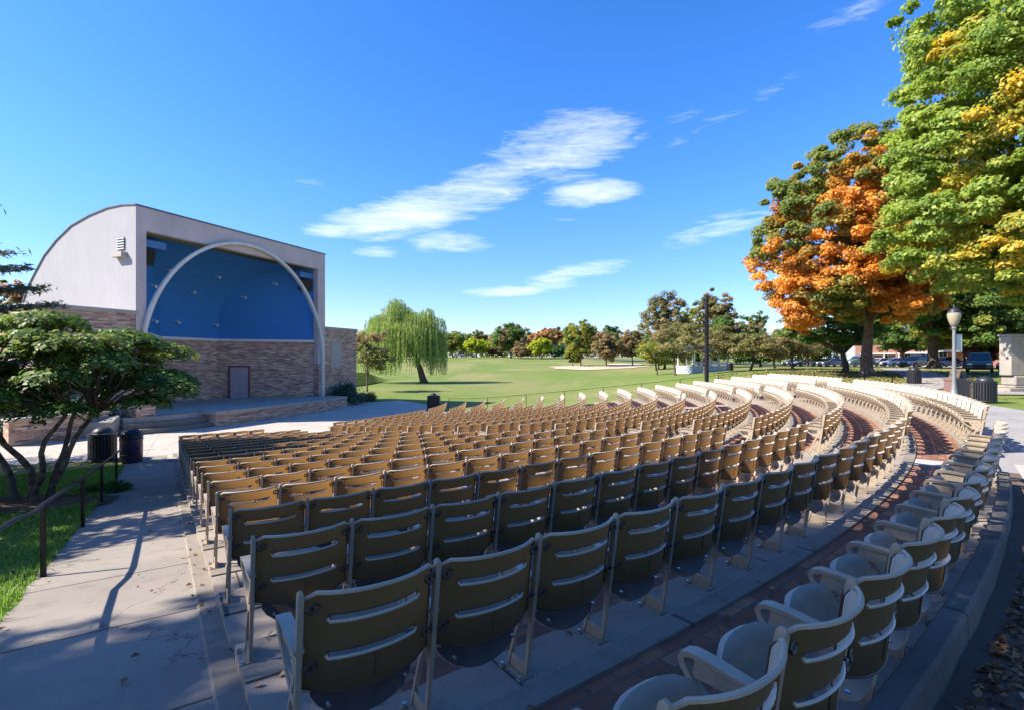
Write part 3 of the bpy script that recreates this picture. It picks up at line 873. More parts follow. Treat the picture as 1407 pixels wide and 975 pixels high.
# ------------------------------------------------------------------ bandshell  (local x along the front, local y to the back)
BS = empty('bandshell', (-20.1, 27.25, 0), math.atan2(.92, .392))
tag(BS, 'white bandshell with a curved side wall, blue interior, hoop arch and stone base', 'bandshell')
def uvbox(mb, x0, x1, y0, y1, z0, z1, mi=0):
    b = [(x0, y0), (x1, y0), (x1, y1), (x0, y1)]
    for i in range(4):
        p, q = b[i], b[(i + 1) % 4]; l = math.dist(p, q); o = i * 3.3
        mb.add([(*p, z0), (*q, z0), (*q, z1), (*p, z1)], [(0, 1, 2, 3)], mi, [[(o, z0), (o + l, z0), (o + l, z1), (o, z1)]])
    mb.add([(*p, z1) for p in b], [(0, 1, 2, 3)], mi, [[(p[0], p[1]) for p in b]])
    mb.add([(*p, z0) for p in b], [(3, 2, 1, 0)], mi, [[(p[0], p[1]) for p in b[::-1]]])
prof = [(0, 11.76)]
for px, py in [(168, 282.3), (147.7, 286.7), (123, 297), (98.5, 311), (78, 331), (61.5, 352), (49, 375), (39, 395), (33, 414)]:
    q = (px - 703.5) / 700.7      # where the side-wall outline lies on the wall plane
    t = (-20.1 - q * 27.25) / (.92 + q * .392); d = 27.25 + .392 * t
    prof.append((t, ZC + (495.4 - py) * d / 700.7))
prof += [(prof[-1][0] + .5, 5.6), (prof[-1][0] + .7, 0)]
poly = [(t, z) for t, z in prof] + [(0, 0)]
def side(s0, s1):
    mb = MB()
    mb.prism([(p[0], p[1]) for p in poly], s0, s1, 0, lambda v: (v[2], v[0], v[1]))
    return mb
side(.0, .3).build('side_wall', M['stucco'], BS); side(13.57, 13.87).build('side_wall', M['stucco'], BS)
mb = MB(); off = [(t, z) for t, z in prof[:-1]]
outp = []
for i, (t, z) in enumerate(off):
    a = off[max(i - 1, 0)]; b = off[min(i + 1, len(off) - 1)]; dt, dz = b[0] - a[0], b[1] - a[1]; l = math.hypot(dt, dz) or 1
    outp.append((t + -dz / l * .07 * -1 * -1, z + dt / l * .07))
outp[0] = (-.06, off[0][1] + .07)
band = [(-.06, off[0][1])] + off[1:]
mb.prism(band + outp[::-1], -.06, 13.93, 0, lambda v: (v[2], v[0], v[1]))
mb.build('roof', M['roofedge'], BS)
mb = MB()
mb.box(.003, .53, -.004, .42, 3.2, 11.757); mb.box(13.1, 13.867, -.004, .42, 3.2, 11.757); mb.box(.53, 13.1, -.004, .42, 10.5, 11.757)
mb.build('front_frame', M['fascia'], BS)
mb = MB()      # hoop arch standing proud of the frame
ca, cz0 = 6.80, 3.2
for (w_, d_) in ((1, 1),):
    n = 56; vs = []; fs = []
    pts = [(0.16 , .9)] 
    path = [(-6.62, z) for z in (.73, 2.0, 3.0)] + [(-6.62 * math.cos(a), 3.46 + 7.55 * math.sin(a)) for a in np.linspace(0, PI, 41)] + [(6.62, z) for z in (3.0, 2.0, .73)]
    for i, (s, z) in enumerate(path):
        a = path[max(i - 1, 0)]; b = path[min(i + 1, len(path) - 1)]
        ds, dz = b[0] - a[0], b[1] - a[1]; l = math.hypot(ds, dz); ns, nz = -dz / l, ds / l
        for (o, yy) in ((-.09, -.28), (.09, -.28), (.09, -.06), (-.09, -.06)):
            vs.append((ca + s + ns * o, yy, z + nz * o))
    for i in range(len(path) - 1):
        for k in range(4): fs.append((i * 4 + k, i * 4 + (k + 1) % 4, (i + 1) * 4 + (k + 1) % 4, (i + 1) * 4 + k))
    fs += [(0, 1, 2, 3), tuple((len(path) - 1) * 4 + k for k in range(4))]
    mb.add(vs, fs)
mb.build('arch', M['archpaint'], BS, smooth=True)
# blue interior shell
def tback(z): return .45 + 4.75 * math.sqrt(max(0, 1 - (max(0, z - 6.4) / 4.15) ** 2.2))
mb = MB(); zz = [5.04, 5.8, 6.6, 7.3, 8.0, 8.6, 9.1, 9.6, 9.95, 10.2, 10.4, 10.5]; vs = []; fs = []
def plan(z):
    tb = tback(z); q = min(4.4, tb - .4 + 0)
    return [(.45, .42), (.53 + 4.0 * (tb - .42) / 4.8, tb), (3.0 + 2.0, tb + .01), (8.6, tb + .01), (13.1 - 4.4 * (tb - .42) / 4.8, tb), (13.17, .42)]
for z in zz:
    for (s, t) in plan(z): vs.append((s, max(t, .421), z))
for i in range(len(zz) - 1):
    for k in range(5): fs.append((i * 6 + k, i * 6 + k + 1, (i + 1) * 6 + k + 1, (i + 1) * 6 + k))
mb.add(vs, fs); mb.build('interior_shell', M['blue'], BS)
mb = MB()
mb.box(.5, 1.9, .45, 1.3, 9.75, 10.15); mb.build('header_beam', M['blue_trim'], BS)
mb = MB(); mb.box(11.8, 13.1, .45, 1.3, 9.75, 10.15); mb.build('header_beam', M['blue_trim'], BS)
# stone back wall with white trim and door
P_ = [(.53, .45), (4.5, 5.25), (8.65, 5.25), (13.15, .45)]
mb = MB(); tr = MB(); o = 0
for a, b in zip(P_, P_[1:]):
    l = math.dist(a, b); nn = 1
    mb.add([(*a, .7), (*b, .7), (*b, 4.86), (*a, 4.86)], [(0, 1, 2, 3)], 0, [[(o, .7), (o + l, .7), (o + l, 4.86), (o, 4.86)]]); o += l
for z0, z1, dd in ((4.86, 5.05, .16),):
    cen = (6.86, 0)
    inner = [(lerp(p[0], cen[0], .03), p[1] - dd) for p in P_]
    polyt = [(P_[0][0] - .1, P_[0][1])] + [(p[0], p[1] + .02) for p in P_[1:3]] + [(P_[3][0] + .1, P_[3][1])] + inner[::-1]
    tr.prism(polyt, z0, z1)
mb.build('back_wall', M['stone'], BS, fixn=False); tr.build('wall_trim', M['white'], BS)
# door on the right splay
a, b = Vector((8.65, 5.25)), Vector((13.15, .45)); u = (b - a).normalized(); nrm = Vector((-u.y, u.x)) * -1
if nrm.y > 0: nrm = -nrm
c = a + u * 1.45
def wallbox(mb, u0, u1, z0, z1, d0, d1, mi=0):
    q = [c + u * u0 + nrm * d0, c + u * u1 + nrm * d0, c + u * u1 + nrm * d1, c + u * u0 + nrm * d1]
    mb.prism([(p.x, p.y) for p in q], z0, z1, mi)
mb = MB(); wallbox(mb, -.60, .60, .75, 3.0, .03, .07); dr = mb.build('door', M['door'], BS)
mb = MB(); wallbox(mb, -.70, -.60, .75, 3.1, .0, .11); wallbox(mb, .60, .70, .75, 3.1, 0, .11); wallbox(mb, -.70, .70, 3.0, 3.1, .002, .108); mb.build('door_frame', M['doorframe'], dr)
mb = MB(); wallbox(mb, .45, .52, 1.75, 1.85, .07, .12); mb.build('handle', M['bolt'], dr)
# wings, pillars
def wing(s0, s1, t0, t1, ztop):
    mb = MB(); uvbox(mb, s0, s1, t0, t1, 0, ztop); w = mb.build('wing_wall', M['stone'], BS, fixn=False)
    mb = MB(); mb.box(s0 - .08, s1 + .08, t0 - .08, t1 + .08, ztop, ztop + .20); mb.build('coping', M['rocky'], w)
    return w
wing(-4.25, -.01, .02, 5.4, 5.92)
w_ = wing(13.88, 17.55, .02, 5.4, 5.92)
mb = MB(); mb.box(14.5, 15.7, -.02, .015, 2.9, 4.9); mb.box(14.42, 15.78, -.03, -.021, 4.9, 4.98); mb.build('blocked_window', M['rocky'], w_)
mb = MB(); uvbox(mb, 13.12, 13.86, -.10, .40, 0, 3.195); uvbox(mb, .0, .52, -.10, .40, 0, 3.195); mb.build('pier', M['stone'], BS, fixn=False)
mb = MB(); uvbox(mb, 14.1, 14.45, -.30, -.0, 0, 1.2); mb.build('pier_foot', M['stone'], BS, fixn=False)
# vent, hatch, speakers, spotlights
mb = MB(); mb.box(-.03, -.002, .95, 1.55, 9.45, 10.15); vt = mb.build('vent', M['louver'], BS)
mb = MB()
for i in range(5): mb.box(-.07, -.032, .93, 1.57, 9.49 + i * .14, 9.55 + i * .14)
mb.build('louvre_slats', M['white'], vt)
mb = MB(); mb.box(-.30, -.002, .75, 1.65, 9.05, 9.32); mb.build('ledge_box', M['rocky'], BS)
for sx, s in ((1, .95), (-1, 12.7)):
    mb = MB(); Mx = Matrix.Translation((s, .85, 9.25)) @ Matrix.Rotation(R(25) * sx, 4, 'Z') @ Matrix.Rotation(R(12), 4, 'X')
    mb.box(-.42, .42, -.3, .35, -.42, .42, 0, Mx); mb.box(-.36, .36, -.315, -.301, -.36, .36, 0, Mx); mb.tube([Mx @ Vector((0, 0, .4)), Mx @ Vector((0, 0, .8))], .03)
    sp = mb.build('speaker', M['black'], BS)
for s, z in [(4.2, 9.3), (7.6, 9.35), (11.2, 9.3), (2.6, 8.0), (6.4, 8.2), (9.8, 8.2), (2.8, 5.9), (5.6, 6.1), (8.4, 6.1)]:
    tb = tback(z)
    if s < 3.2: tb = .45 + (s - .53) * 1.15
    if s > 9.6: tb = min(tb, .45 + (13.1 - s) * 1.1)
    mb = MB(); mb.tube([(s, tb, z), (s, tb - .14, z + .02)], .035, 6); mb.tube([(s, tb - .14, z - .02), (s + .04, tb - .30, z - .10)], [.07, .10], 8)
    mb.box(s - .09, s + .09, tb - .02, tb + .03, z - .06, z + .06)
    mb.build('spotlight', M['white'], BS)
# stage floor and steps
L0 = [(-2.7, -.3), (-2.65, -3.6), (-1.0, -4.15), (3.5, -4.2), (8.6, -3.5), (13, -2.5), (16.2, -1.3), (17.4, -.2)]
ST = empty('stage', (-20.1, 27.25, 0), math.atan2(.92, .392)); tag(ST, 'low concrete stage platform with three broad steps before the stone wall', 'stage')
for i, (zt, ins) in enumerate(((.243, 0), (.486, .42), (.73, .84))):
    pl = []
    for (s, t) in L0:
        pl.append((s + (ins * .55 if s < -1.5 else (-ins * .8 if s > 16 else 0)), t + (ins if t < -.31 else 0)))
    pl[0] = (pl[0][0], -.3); pl[-1] = (pl[-1][0], .0 - .1)
    mb = MB(); mb.prism(pl + [(13.8, .45 - .5), (0, -.101)], 0 if i == 0 else (.243, .486)[i - 1] - .05, zt)
    if i == 2: mb.prism([(.53, -.2), (13.1, -.2), (13.1, .45), (8.7, 5.3), (4.4, 5.3), (.53, .45)], .5, .734)
    mb.build(('step', 'step', 'stage_floor')[i], M['stagefloor'] if i == 2 else M['step'], ST)
mb = MB()
bl = [(1.3, -4.45), (8.6, -3.78), (13.2, -2.72), (13.05, -1.2), (1.5, -2.9)]
vs_o = 0
for i in range(len(bl)):
    p, q = bl[i], bl[(i + 1) % len(bl)]; l = math.dist(p, q)
    mb.add([(*p, 0), (*q, 0), (*q, .70), (*p, .70)], [(0, 1, 2, 3)], 0, [[(vs_o, 0), (vs_o + l, 0), (vs_o + l, .7), (vs_o, .7)]]); vs_o += l
mb.build('thrust_wall', M['stone'], ST)
mb = MB(); cen = (7, -2.8)
mb.prism([(lerp(cen[0], p[0], 1.015), lerp(cen[1], p[1], 1.06)) for p in bl], .66, .80); mb.build('thrust_slab', M['stagefloor'], ST)
# stone pylon, low walls and plinth left of the stage
def standalone(name, boxes, label, cat, m='stone', cap=None):
    o = None
    root = empty(name, (-20.1, 27.25, 0), math.atan2(.92, .392)); tag(root, label, cat)
    mb = MB()
    for b in boxes: uvbox(mb, *b)
    mb.build('wall_body', M[m], root, fixn=False)
    if cap:
        mb = MB()
        for b in cap: mb.box(*b)
        mb.build('coping', M['rocky'], root)
    return root
standalone('stone_pylon', [(-1.75, -.85, -3.0, -1.9, 0, 2.45)], 'square stone pylon at the left end of the stage steps', 'stone pier', 'stone', [(-1.80, -.80, -3.05, -1.85, 2.45, 2.55)])
standalone('low_wall', [(-6.3, -2.72, -2.6, -2.2, 0, 1.05)], 'low stone retaining wall running left from the pylon behind the tree', 'low wall', 'stone', [(-6.35, -2.68, -2.66, -2.14, 1.05, 1.13)])
mb = MB()   # plinth with slanted top
u0, u1, v0, v1 = -.7, .7, -.5, .5
vs = [(u0, v0, 0), (u1, v0, 0), (u1, v1, 0), (u0, v1, 0), (u0, v0, .78), (u1, v0, .78), (u1, v1, 1.02), (u0, v1, 1.02)]
mb.add(vs, [(3, 2, 1, 0), (4, 5, 6, 7), (0, 1, 5, 4), (1, 2, 6, 5), (2, 3, 7, 6), (3, 0, 4, 7)])
pt = mb.build('stone_plinth', M['monument']); pt.scale = (.8, .8, .9); pt.location = (-18.75, 23.3, 0); pt.rotation_euler = (0, 0, R(18))
bv = pt.modifiers.new('b', 'BEVEL'); bv.width = .03; bv.segments = 2
tag(pt, 'pale stone plinth with a slanted top beside the stage steps', 'plinth')
mb = MB(); uvbox(mb, -.35, .35, -.35, .35, 0, 1.5); mb.box(-.4, .4, -.4, .4, 1.5, 1.6)
gp = mb.build('gate_pillar', M['monument'], fixn=False); gp.location = (-24.2, 24.6, 0); tag(gp, 'pale square pillar seen through the trunks of the spreading tree', 'pillar')

exec_later = []
# ------------------------------------------------------------------ foliage
def leaf_mesh(name, P, Nn, size, mat, tone, patchv=None, aspect=1.5, diamond=True):
    """P centres (n,3), Nn normals (n,3): one folded-looking quad per leaf"""
    n = len(P); Nn = Nn / (np.linalg.norm(Nn, axis=1, keepdims=True) + 1e-9)
    a = rng.normal(size=(n, 3)); a -= (a * Nn).sum(1, keepdims=True) * Nn; a /= np.linalg.norm(a, axis=1, keepdims=True) + 1e-9
    b = np.cross(Nn, a); s = (size * rng.uniform(.65, 1.3, (n, 1))) if np.isscalar(size) else size[:, None]
    l, w = s * .5 * aspect, s * .5
    bend = Nn * s * .18
    V = np.stack([P + a * l - bend, P + b * w + bend * .4, P - a * l - bend, P - b * w + bend * .4], 1).reshape(-1, 3)
    me = bpy.data.meshes.new(name)
    me.vertices.add(4 * n); me.vertices.foreach_set('co', V.astype(np.float32).ravel())
    me.loops.add(4 * n); me.loops.foreach_set('vertex_index', np.arange(4 * n, dtype=np.int32))
    me.polygons.add(n); me.polygons.foreach_set('loop_start', np.arange(0, 4 * n, 4, dtype=np.int32))
    me.polygons.foreach_set('loop_total', np.full(n, 4, dtype=np.int32))
    at = me.attributes.new('tone', 'FLOAT', 'FACE'); at.data.foreach_set('value', np.clip(tone, 0, 1).astype(np.float32))
    if patchv is not None:
        at = me.attributes.new('patch', 'FLOAT', 'FACE'); at.data.foreach_set('value', np.clip(patchv, 0, 1).astype(np.float32))
    me.materials.append(mat); me.update(); me.validate()
    return me
def fbm(p, sc, seed=0.0):
    return mnoise.fractal(Vector((p[0] * sc + seed, p[1] * sc - seed, p[2] * sc + seed * .5)), 1.0, 2.0, 3)
def limb(mb, a, b, r0, r1, sag=.0, wig=.06, n=5, sides=6):
    a = Vector(a); b = Vector(b); d = b - a; Ln = d.length
    pts = []; rr = []
    off = Vector((random.uniform(-1, 1), random.uniform(-1, 1), random.uniform(-.4, .4))) * Ln * wig
    for i in range(n + 1):
        t = i / n; p = a + d * t + off * math.sin(t * PI) + Vector((0, 0, sag * Ln * math.sin(t * PI)))
        pts.append(p); rr.append(lerp(r0, r1, t ** .8))
    mb.tube(pts, rr, sides, 0, False)
    return pts
def tree(name, label, cat, x, y, H, blobs, trunk_r, leafmat, nleaf, lsize, z0=None, fork=.3, nclump=90, clump_r=.9, flat=.55,
         seed=1, patch_amt=0, patch_sc=.12, group=None, bark='bark', lean=(0, 0), up=.6, gap=.12, stems=1, inner=.45, patch_bias=0):
    """blobs: ellipsoids (dx, dy, zc, rx, ry, rz) relative to the base"""
    global rng
    rng = np.random.default_rng(seed); random.seed(seed)
    z0 = terr(x, y) if z0 is None else z0
    root = empty(name, (x, y, z0)); tag(root, label, cat, group)
    vol = np.array([b[3] * b[4] * b[5] for b in blobs]); pr = vol / vol.sum()
    C = []; tries = 0
    while len(C) < nclump and tries < nclump * 30:
        tries += 1
        b = blobs[rng.choice(len(blobs), p=pr)]
        v = rng.normal(size=3); v /= np.linalg.norm(v)
        q = inner + (1 - inner) * rng.random() ** .5
        lump = 1 + .15 * fbm(v * 1.0, 1.6, seed * 3.1 + b[0])
        p = np.array([b[0] + v[0] * b[3] * q * lump, b[1] + v[1] * b[4] * q * lump, b[2] + v[2] * b[5] * q * lump])
        if fbm(p, .33 / max(.3, clump_r), seed) < -.38 and rng.random() < gap * 5: continue
        C.append((p, v))
    P = []; Nn = []; T = []; PT = []
    per = max(4, nleaf // len(C))
    for p, v in C:
        m = int(per * rng.uniform(.6, 1.4)); cr = clump_r * rng.uniform(.6, 1.35)
        u = rng.normal(size=(m, 3)); u /= np.linalg.norm(u, axis=1, keepdims=True); rr = rng.random((m, 1)) ** .45
        off = u * rr * cr * np.array([1, 1, flat])
        # droop towards the clump rim
        off[:, 2] -= (off[:, 0] ** 2 + off[:, 1] ** 2) / cr * .22
        pp = p + off
        nn = np.array([0, 0, up]) + .35 * v + u * .55 + rng.normal(size=(m, 3)) * .45
        P.append(pp); Nn.append(nn)
        ct = rng.uniform(-.22, .22)
        T.append(.5 + ct + rng.normal(size=m) * .2)
        if patch_amt:
            g = fbm(p, patch_sc, seed + 9.7) * 2.2 + (patch_amt - .5) * 1.6 + (patch_bias(p) if callable(patch_bias) else 0)
            PT.append(np.clip(.5 + g * 1.5 + rng.normal(size=m) * .25, 0, 1))
    P = np.vstack(P); Nn = np.vstack(Nn); T = np.concatenate(T); PT = np.concatenate(PT) if PT else np.zeros(len(P))
    mb = MB(); fz = H * fork
    tops = []
    for s in range(stems):
        ax, ay = (0, 0) if stems == 1 else (random.uniform(-.35, .35), random.uniform(-.3, .3))
        tx, ty = lean[0] + (0 if stems == 1 else ax * 5), lean[1] + (0 if stems == 1 else ay * 5)
        n = 7; pts = []; rr = []; w = (random.uniform(-.2, .2), random.uniform(-.2, .2))
        tr_ = trunk_r * (1 if stems == 1 else random.uniform(.6, 1))
        for i in range(n + 1):
            t = i / n
            pts.append((ax + tx * t + w[0] * trunk_r * 2 * math.sin(t * 5), ay + ty * t + w[1] * trunk_r * 2 * math.sin(t * 4), -.15 + (fz + .15) * t))
            rr.append(tr_ * (1.0 - .32 * t) * (1 + .75 * max(0, .16 - t) / .16))
        mb.tube(pts, rr, 12, 0, False); tops.append((Vector(pts[-1]), rr[-1]))
    nb = min(len(C), 26 if nclump > 60 else 12)
    idx = rng.choice(len(C), nb, replace=False)
    nodes = []
    for q, i in enumerate(idx):
        p, v = C[i]; tp, tr_ = tops[q % len(tops)]
        mid = tp.lerp(Vector(p), .5) + Vector((0, 0, .06 * (Vector(p) - tp).length))
        rb = tr_ * random.uniform(.35, .62)
        pts = limb(mb, tp - Vector((0, 0, .12)), mid, rb, rb * .55, .03, .08, 5, 7); limb(mb, pts[-1], p, rb * .55, .02 * max(1, trunk_r * 2), .02, .10, 5, 5)
        nodes.append(mid)
    for q in range(nb * 2 if nclump > 60 else 0):
        p, v = C[rng.integers(len(C))]; nd = min(nodes, key=lambda m_: (m_ - Vector(p)).length)
        limb(mb, nd, p, trunk_r * .13, .018, .03, .12, 5, 4)
    mb.build('trunk', M[bark], root, smooth=True)
    me = leaf_mesh('crown', P, Nn, lsize, leafmat, T, PT)
    link(bpy.data.objects.new('crown', me), root)
    return root

def bx(px, d): return (px - 703.5) / 700.7 * d
def hz(py, d): return ZC + (495.4 - py) * d / 700.7

# --- spreading tree at the left, several stems, flat tiers of leaves
def spreading_tree():
    global rng
    rng = np.random.default_rng(21); random.seed(21)
    x, y = -10.5, 11.2; z0 = terr(x, y)
    root = empty('spreading_tree', (x, y, z0)); tag(root, 'dark green spreading tree with several leaning stems on the left lawn', 'tree')
    tiers = []
    zt = 4.05
    for i in range(92):
        a = random.uniform(0, 2 * PI); q = random.random() ** .6
        rad = 3.7 * q
        dx, dy = math.cos(a) * rad - .55, math.sin(a) * rad * .8
        top = zt - .095 * (rad ** 1.75) * (1 if dx < 0 else .80)
        z = top - random.random() ** 1.3 * (1.9 - .25 * rad)
        if z < 2.1: z = random.uniform(2.1, 2.6)
        tiers.append((dx, dy, z, random.uniform(.4, .8) * (1 - .06 * rad)))
    tiers += [(2.9, -.2, 2.75, .55), (3.3, -.3, 2.55, .4), (2.3, -.9, 3.2, .55), (2.7, -.4, 2.3, .5), (1.9, -1.4, 3.5, .6), (1.0, -.8, 4.0, .7), (1.6, -1.2, 2.2, .6), (.2, 0, 4.05, .7), (-1, -.6, 4.1, .7), (1.7, .3, 3.7, .7), (.6, -2.0, 2.5, .7), (-.2, -2.3, 2.4, .7), (-1.5, -2.2, 2.5, .8)]
    P = []; Nn = []; T = []
    for (dx, dy, z, cr) in tiers:
        m = int(1500 * cr * cr + 120); th = rng.uniform(0, 2 * PI, m); rr = cr * np.sqrt(rng.random(m)) * (1 + .22 * np.sin(th * 5 + dx))
        ex = np.cos(th) * rr; ey = np.sin(th) * rr
        ez = -.26 * (rr / cr) ** 2.2 * cr + rng.normal(size=m) * .05
        P.append(np.stack([dx + ex, dy + ey, z + ez], 1))
        Nn.append(np.stack([ex / cr * .9 + rng.normal(size=m) * .3, ey / cr * .9 + rng.normal(size=m) * .3, np.full(m, 1.0)], 1))
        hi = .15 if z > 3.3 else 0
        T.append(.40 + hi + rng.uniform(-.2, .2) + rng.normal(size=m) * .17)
    P = np.vstack(P); Nn = np.vstack(Nn); T = np.concatenate(T)
    mb = MB()
    stems = [((-.35, 0), (-1.9, .3, 1.75), .13), ((-.1, .1), (-.9, -.3, 2.2), .13), ((.05, -.1), (.9, -.2, 1.9), .12), ((.2, .15), (1.35, .2, 1.9), .12), ((.1, .3), (.4, .9, 2.3), .11)]
    ends = []
    for (b, t, r) in stems:
        pts = [Vector((b[0], b[1], -.1))]
        for i in range(1, 8):
            q = i / 7; c = q ** 1.25
            pts.append(Vector((lerp(b[0], t[0] * .82, c) + .10 * math.sin(q * 9 + r * 90), lerp(b[1], t[1], c) + .08 * math.sin(q * 8 + b[0] * 9), lerp(0, t[2], q))))
        mb.tube(pts, [r * .50 * (1.5 if i == 0 else (1.15 - .5 * i / 7)) for i in range(8)], 9, 0, False)
        ends.append(pts[-1]); ends.append(pts[5]); ends.append(pts[4])
    for (dx, dy, z, cr) in tiers:
        c = Vector((dx, dy, z - .08)); e = min(ends, key=lambda q: (q - c).length + (5 if q.z > c.z + .2 else 0))
        pts = limb(mb, e, c, .032, .010, .05, .10, 6, 5)
        for _ in range(4):
            q = c + Vector((random.uniform(-1, 1) * cr * .8, random.uniform(-1, 1) * cr * .8, -.08)); limb(mb, pts[4], q, .014, .005, .05, .1, 3, 4)
    mb.build('trunk', M['bark'], root, smooth=True)
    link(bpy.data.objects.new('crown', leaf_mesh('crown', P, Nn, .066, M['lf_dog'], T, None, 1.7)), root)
spreading_tree()

# --- cedar whose branch tips reach in at the left, and trees standing left and behind that shade the front seats
def cedar(x, y, H, rad, name, label, seed, hi=.9, lo=.12, nb=120):
    global rng
    rng = np.random.default_rng(seed); random.seed(seed)
    z0 = terr(x, y); root = empty(name, (x, y, z0)); tag(root, label, 'tree')
    mb = MB(); mb.tube([(0, 0, -.2), (.05, 0, H * .5), (0, .05, H)], [.34, .2, .04], 10, 0, False)
    P = []; Nn = []; T = []
    for i in range(nb):
        q = lo + (hi - lo) * i / nb; a = i * 2.4 + random.uniform(-.3, .3); z = H * q
        ln = rad * (1 - q) ** .6 * random.uniform(.75, 1.1) if q > .3 else rad * random.uniform(.75, 1.05)
        tip = Vector((math.cos(a) * ln, math.sin(a) * ln, z + ln * .10 - .2))
        pts = limb(mb, (0, 0, z), tip, .07, .012, -.05, .05, 8, 5)
        for j in range(2, 9):
            c = pts[j]; tt = j / 8; wd = (1.15 - .75 * tt) * ln * .30
            m = int(70 + 130 * wd)
            dr = (pts[j] - pts[j - 1]).normalized(); sd = dr.cross(Vector((0, 0, 1)))
            o = rng.normal(size=(m, 1)) * wd * .5; f = rng.uniform(-.3, .3, (m, 1)) * ln * .3
            base_ = np.array(c) + o * np.array(sd) + (f + np.abs(o) * .5) * np.array(dr)
            base_[:, 2] += rng.normal(size=m) * .05 - np.abs(o[:, 0]) * .10
            P.append(base_); Nn.append(np.array([0, 0, 1.0]) + rng.normal(size=(m, 3)) * .5); T.append(.5 + rng.normal(size=m) * .25)
    mb.build('trunk', M['bark_dark'], root, smooth=True)
    P = np.vstack(P); link(bpy.data.objects.new('crown', leaf_mesh('crown', P, np.vstack(Nn), .055, M['lf_cedar'], np.concatenate(T), None, 4.5)), root)
cedar(-17.35, 12.4, 12.0, 5.7, 'cedar_tree', 'blue green conifer with fine layered branches at the left edge of view', 31)
tree('shade_tree', 'tall leafy tree standing behind the left lawn, outside the frame', 'tree', -13.4, -.9, 18,
     [(0, 0, 12.6, 4.8, 3.9, 3.9), (1.5, 1.0, 14.4, 4, 3.3, 3), (-1, -1, 10.4, 4, 3.5, 2.6)], .34, M['lf_gdark'], 30000, .18, nclump=290, clump_r=.75, seed=41, fork=.28, gap=.05)
tree('shade_tree', 'slim leafy tree beyond the left edge that dapples the walkway', 'tree', -14.0, 5.2, 8,
     [(0, 0, 4.6, 3.2, 2.6, 1.7), (.8, .6, 5.6, 2.4, 2.2, 1.3)], .18, M['lf_gdark'], 9500, .15, nclump=110, clump_r=.55, seed=43, fork=.3)
for i, (x_, y_, lab_) in enumerate(((-6.5, -10.5, 'unseen tree added behind the camera to block sky light, left of the middle'), (4.5, -10.5, 'unseen tree added to block sky light, right behind the camera'))):  # unseen trees added to keep sky light off the backs of the seats
    tree('park_tree', lab_, 'tree', x_, y_, 13, [(0, 0, 6.6, 5.0, 4.6, 4.6), (1, 0, 9.6, 4.2, 4, 3.6), (0, 0, 3.9, 4.0, 3.8, 1.9)], .34, M['lf_gdark'], 9000, .46, nclump=130, clump_r=1.15, seed=300 + i, fork=.24)
# --- right hand trees
tree('maple_tree', 'large maple turning orange with a stout grey trunk behind the far seats', 'tree', bx(1192, 45), 45, 20,
     [(-1.5, -1, 13.3, 7.2, 7.0, 8.4), (-5.2, -1, 10.5, 5.0, 5.5, 6.4), (-5.8, -2, 6.4, 3.2, 4, 2.6), (2.8, -1, 13.5, 4.2, 6, 6.5), (-1.8, -4, 7.0, 4.2, 3.4, 2.9), (2.2, -2, 6.8, 3.6, 4, 2.3)],
     .50, M['lf_maple'], 210000, .175, nclump=1250, clump_r=.66, flat=.65, seed=51, patch_amt=.68, patch_sc=.24, fork=.22, inner=.5,
     patch_bias=lambda p: (.55 if p[2] < 11 and p[1] < 2 else -.15) - (.5 if p[2] > 15 else 0) - (.9 if p[0] < -6.5 and p[2] > 9 else 0))
tree('maple_tree', 'big yellow green maple filling the upper right corner', 'tree', 31.9, 27.5, 26,
     [(0, 0, 14.5, 10.5, 8.5, 10), (-5.5, -1.5, 12, 6.0, 6, 7.5), (-4.5, -2, 18.5, 6.0, 6, 5.5), (-2.0, -5, 9, 8.5, 4.5, 4.5), (-7.5, 0, 8.5, 4.0, 4, 3.2), (-1, -1, 23, 7.0, 6, 5), (4, -4, 6.0, 6, 4, 2.6), (-6, -3, 6.2, 4.2, 3, 2.0), (-7.5, -1, 12.5, 4, 4, 3.5), (-8.0, -1, 9.5, 3.6, 3.5, 2.6), (-5.5, 0, 20.5, 5, 5, 4), (-1, -6, 14, 7, 3, 5)],
     .6, M['lf_big'], 330000, .16, nclump=2100, clump_r=.72, flat=.45, seed=52, patch_amt=.25, patch_sc=.27, fork=.2, inner=.55, bark='bark_dark',
     patch_bias=lambda p: .35 if p[2] > 13 and p[0] > -3.5 else -.25)
tree('shade_maple', 'dark green maple with a forked trunk between the lamp post and parked cars', 'tree', bx(1283, 62), 62, 13,
     [(0, 0, 9.5, 8, 7, 4.5), (4, -2, 6.6, 8, 5, 3.2), (-5, 1, 8, 5.5, 5, 4)], .62, M['lf_yel'], 40000, .30, nclump=260, clump_r=1.3, seed=53, patch_amt=.5, fork=.3, bark='bark_dark')
tree('dogwood', 'round crowned green dogwood with a dark short trunk left of the big maple', 'tree', bx(1160, 50), 50, 7,
     [(-1.6, 0, 4.6, 3.4, 3, 2.0), (1.2, 0, 5.0, 3.2, 3, 2.1), (-3.8, 0, 4.2, 2.6, 2.4, 1.6)], .32, M['lf_gmid'], 15000, .19, nclump=110, clump_r=.75, flat=.3, seed=54, patch_amt=.25, fork=.26, bark='bark_dark')
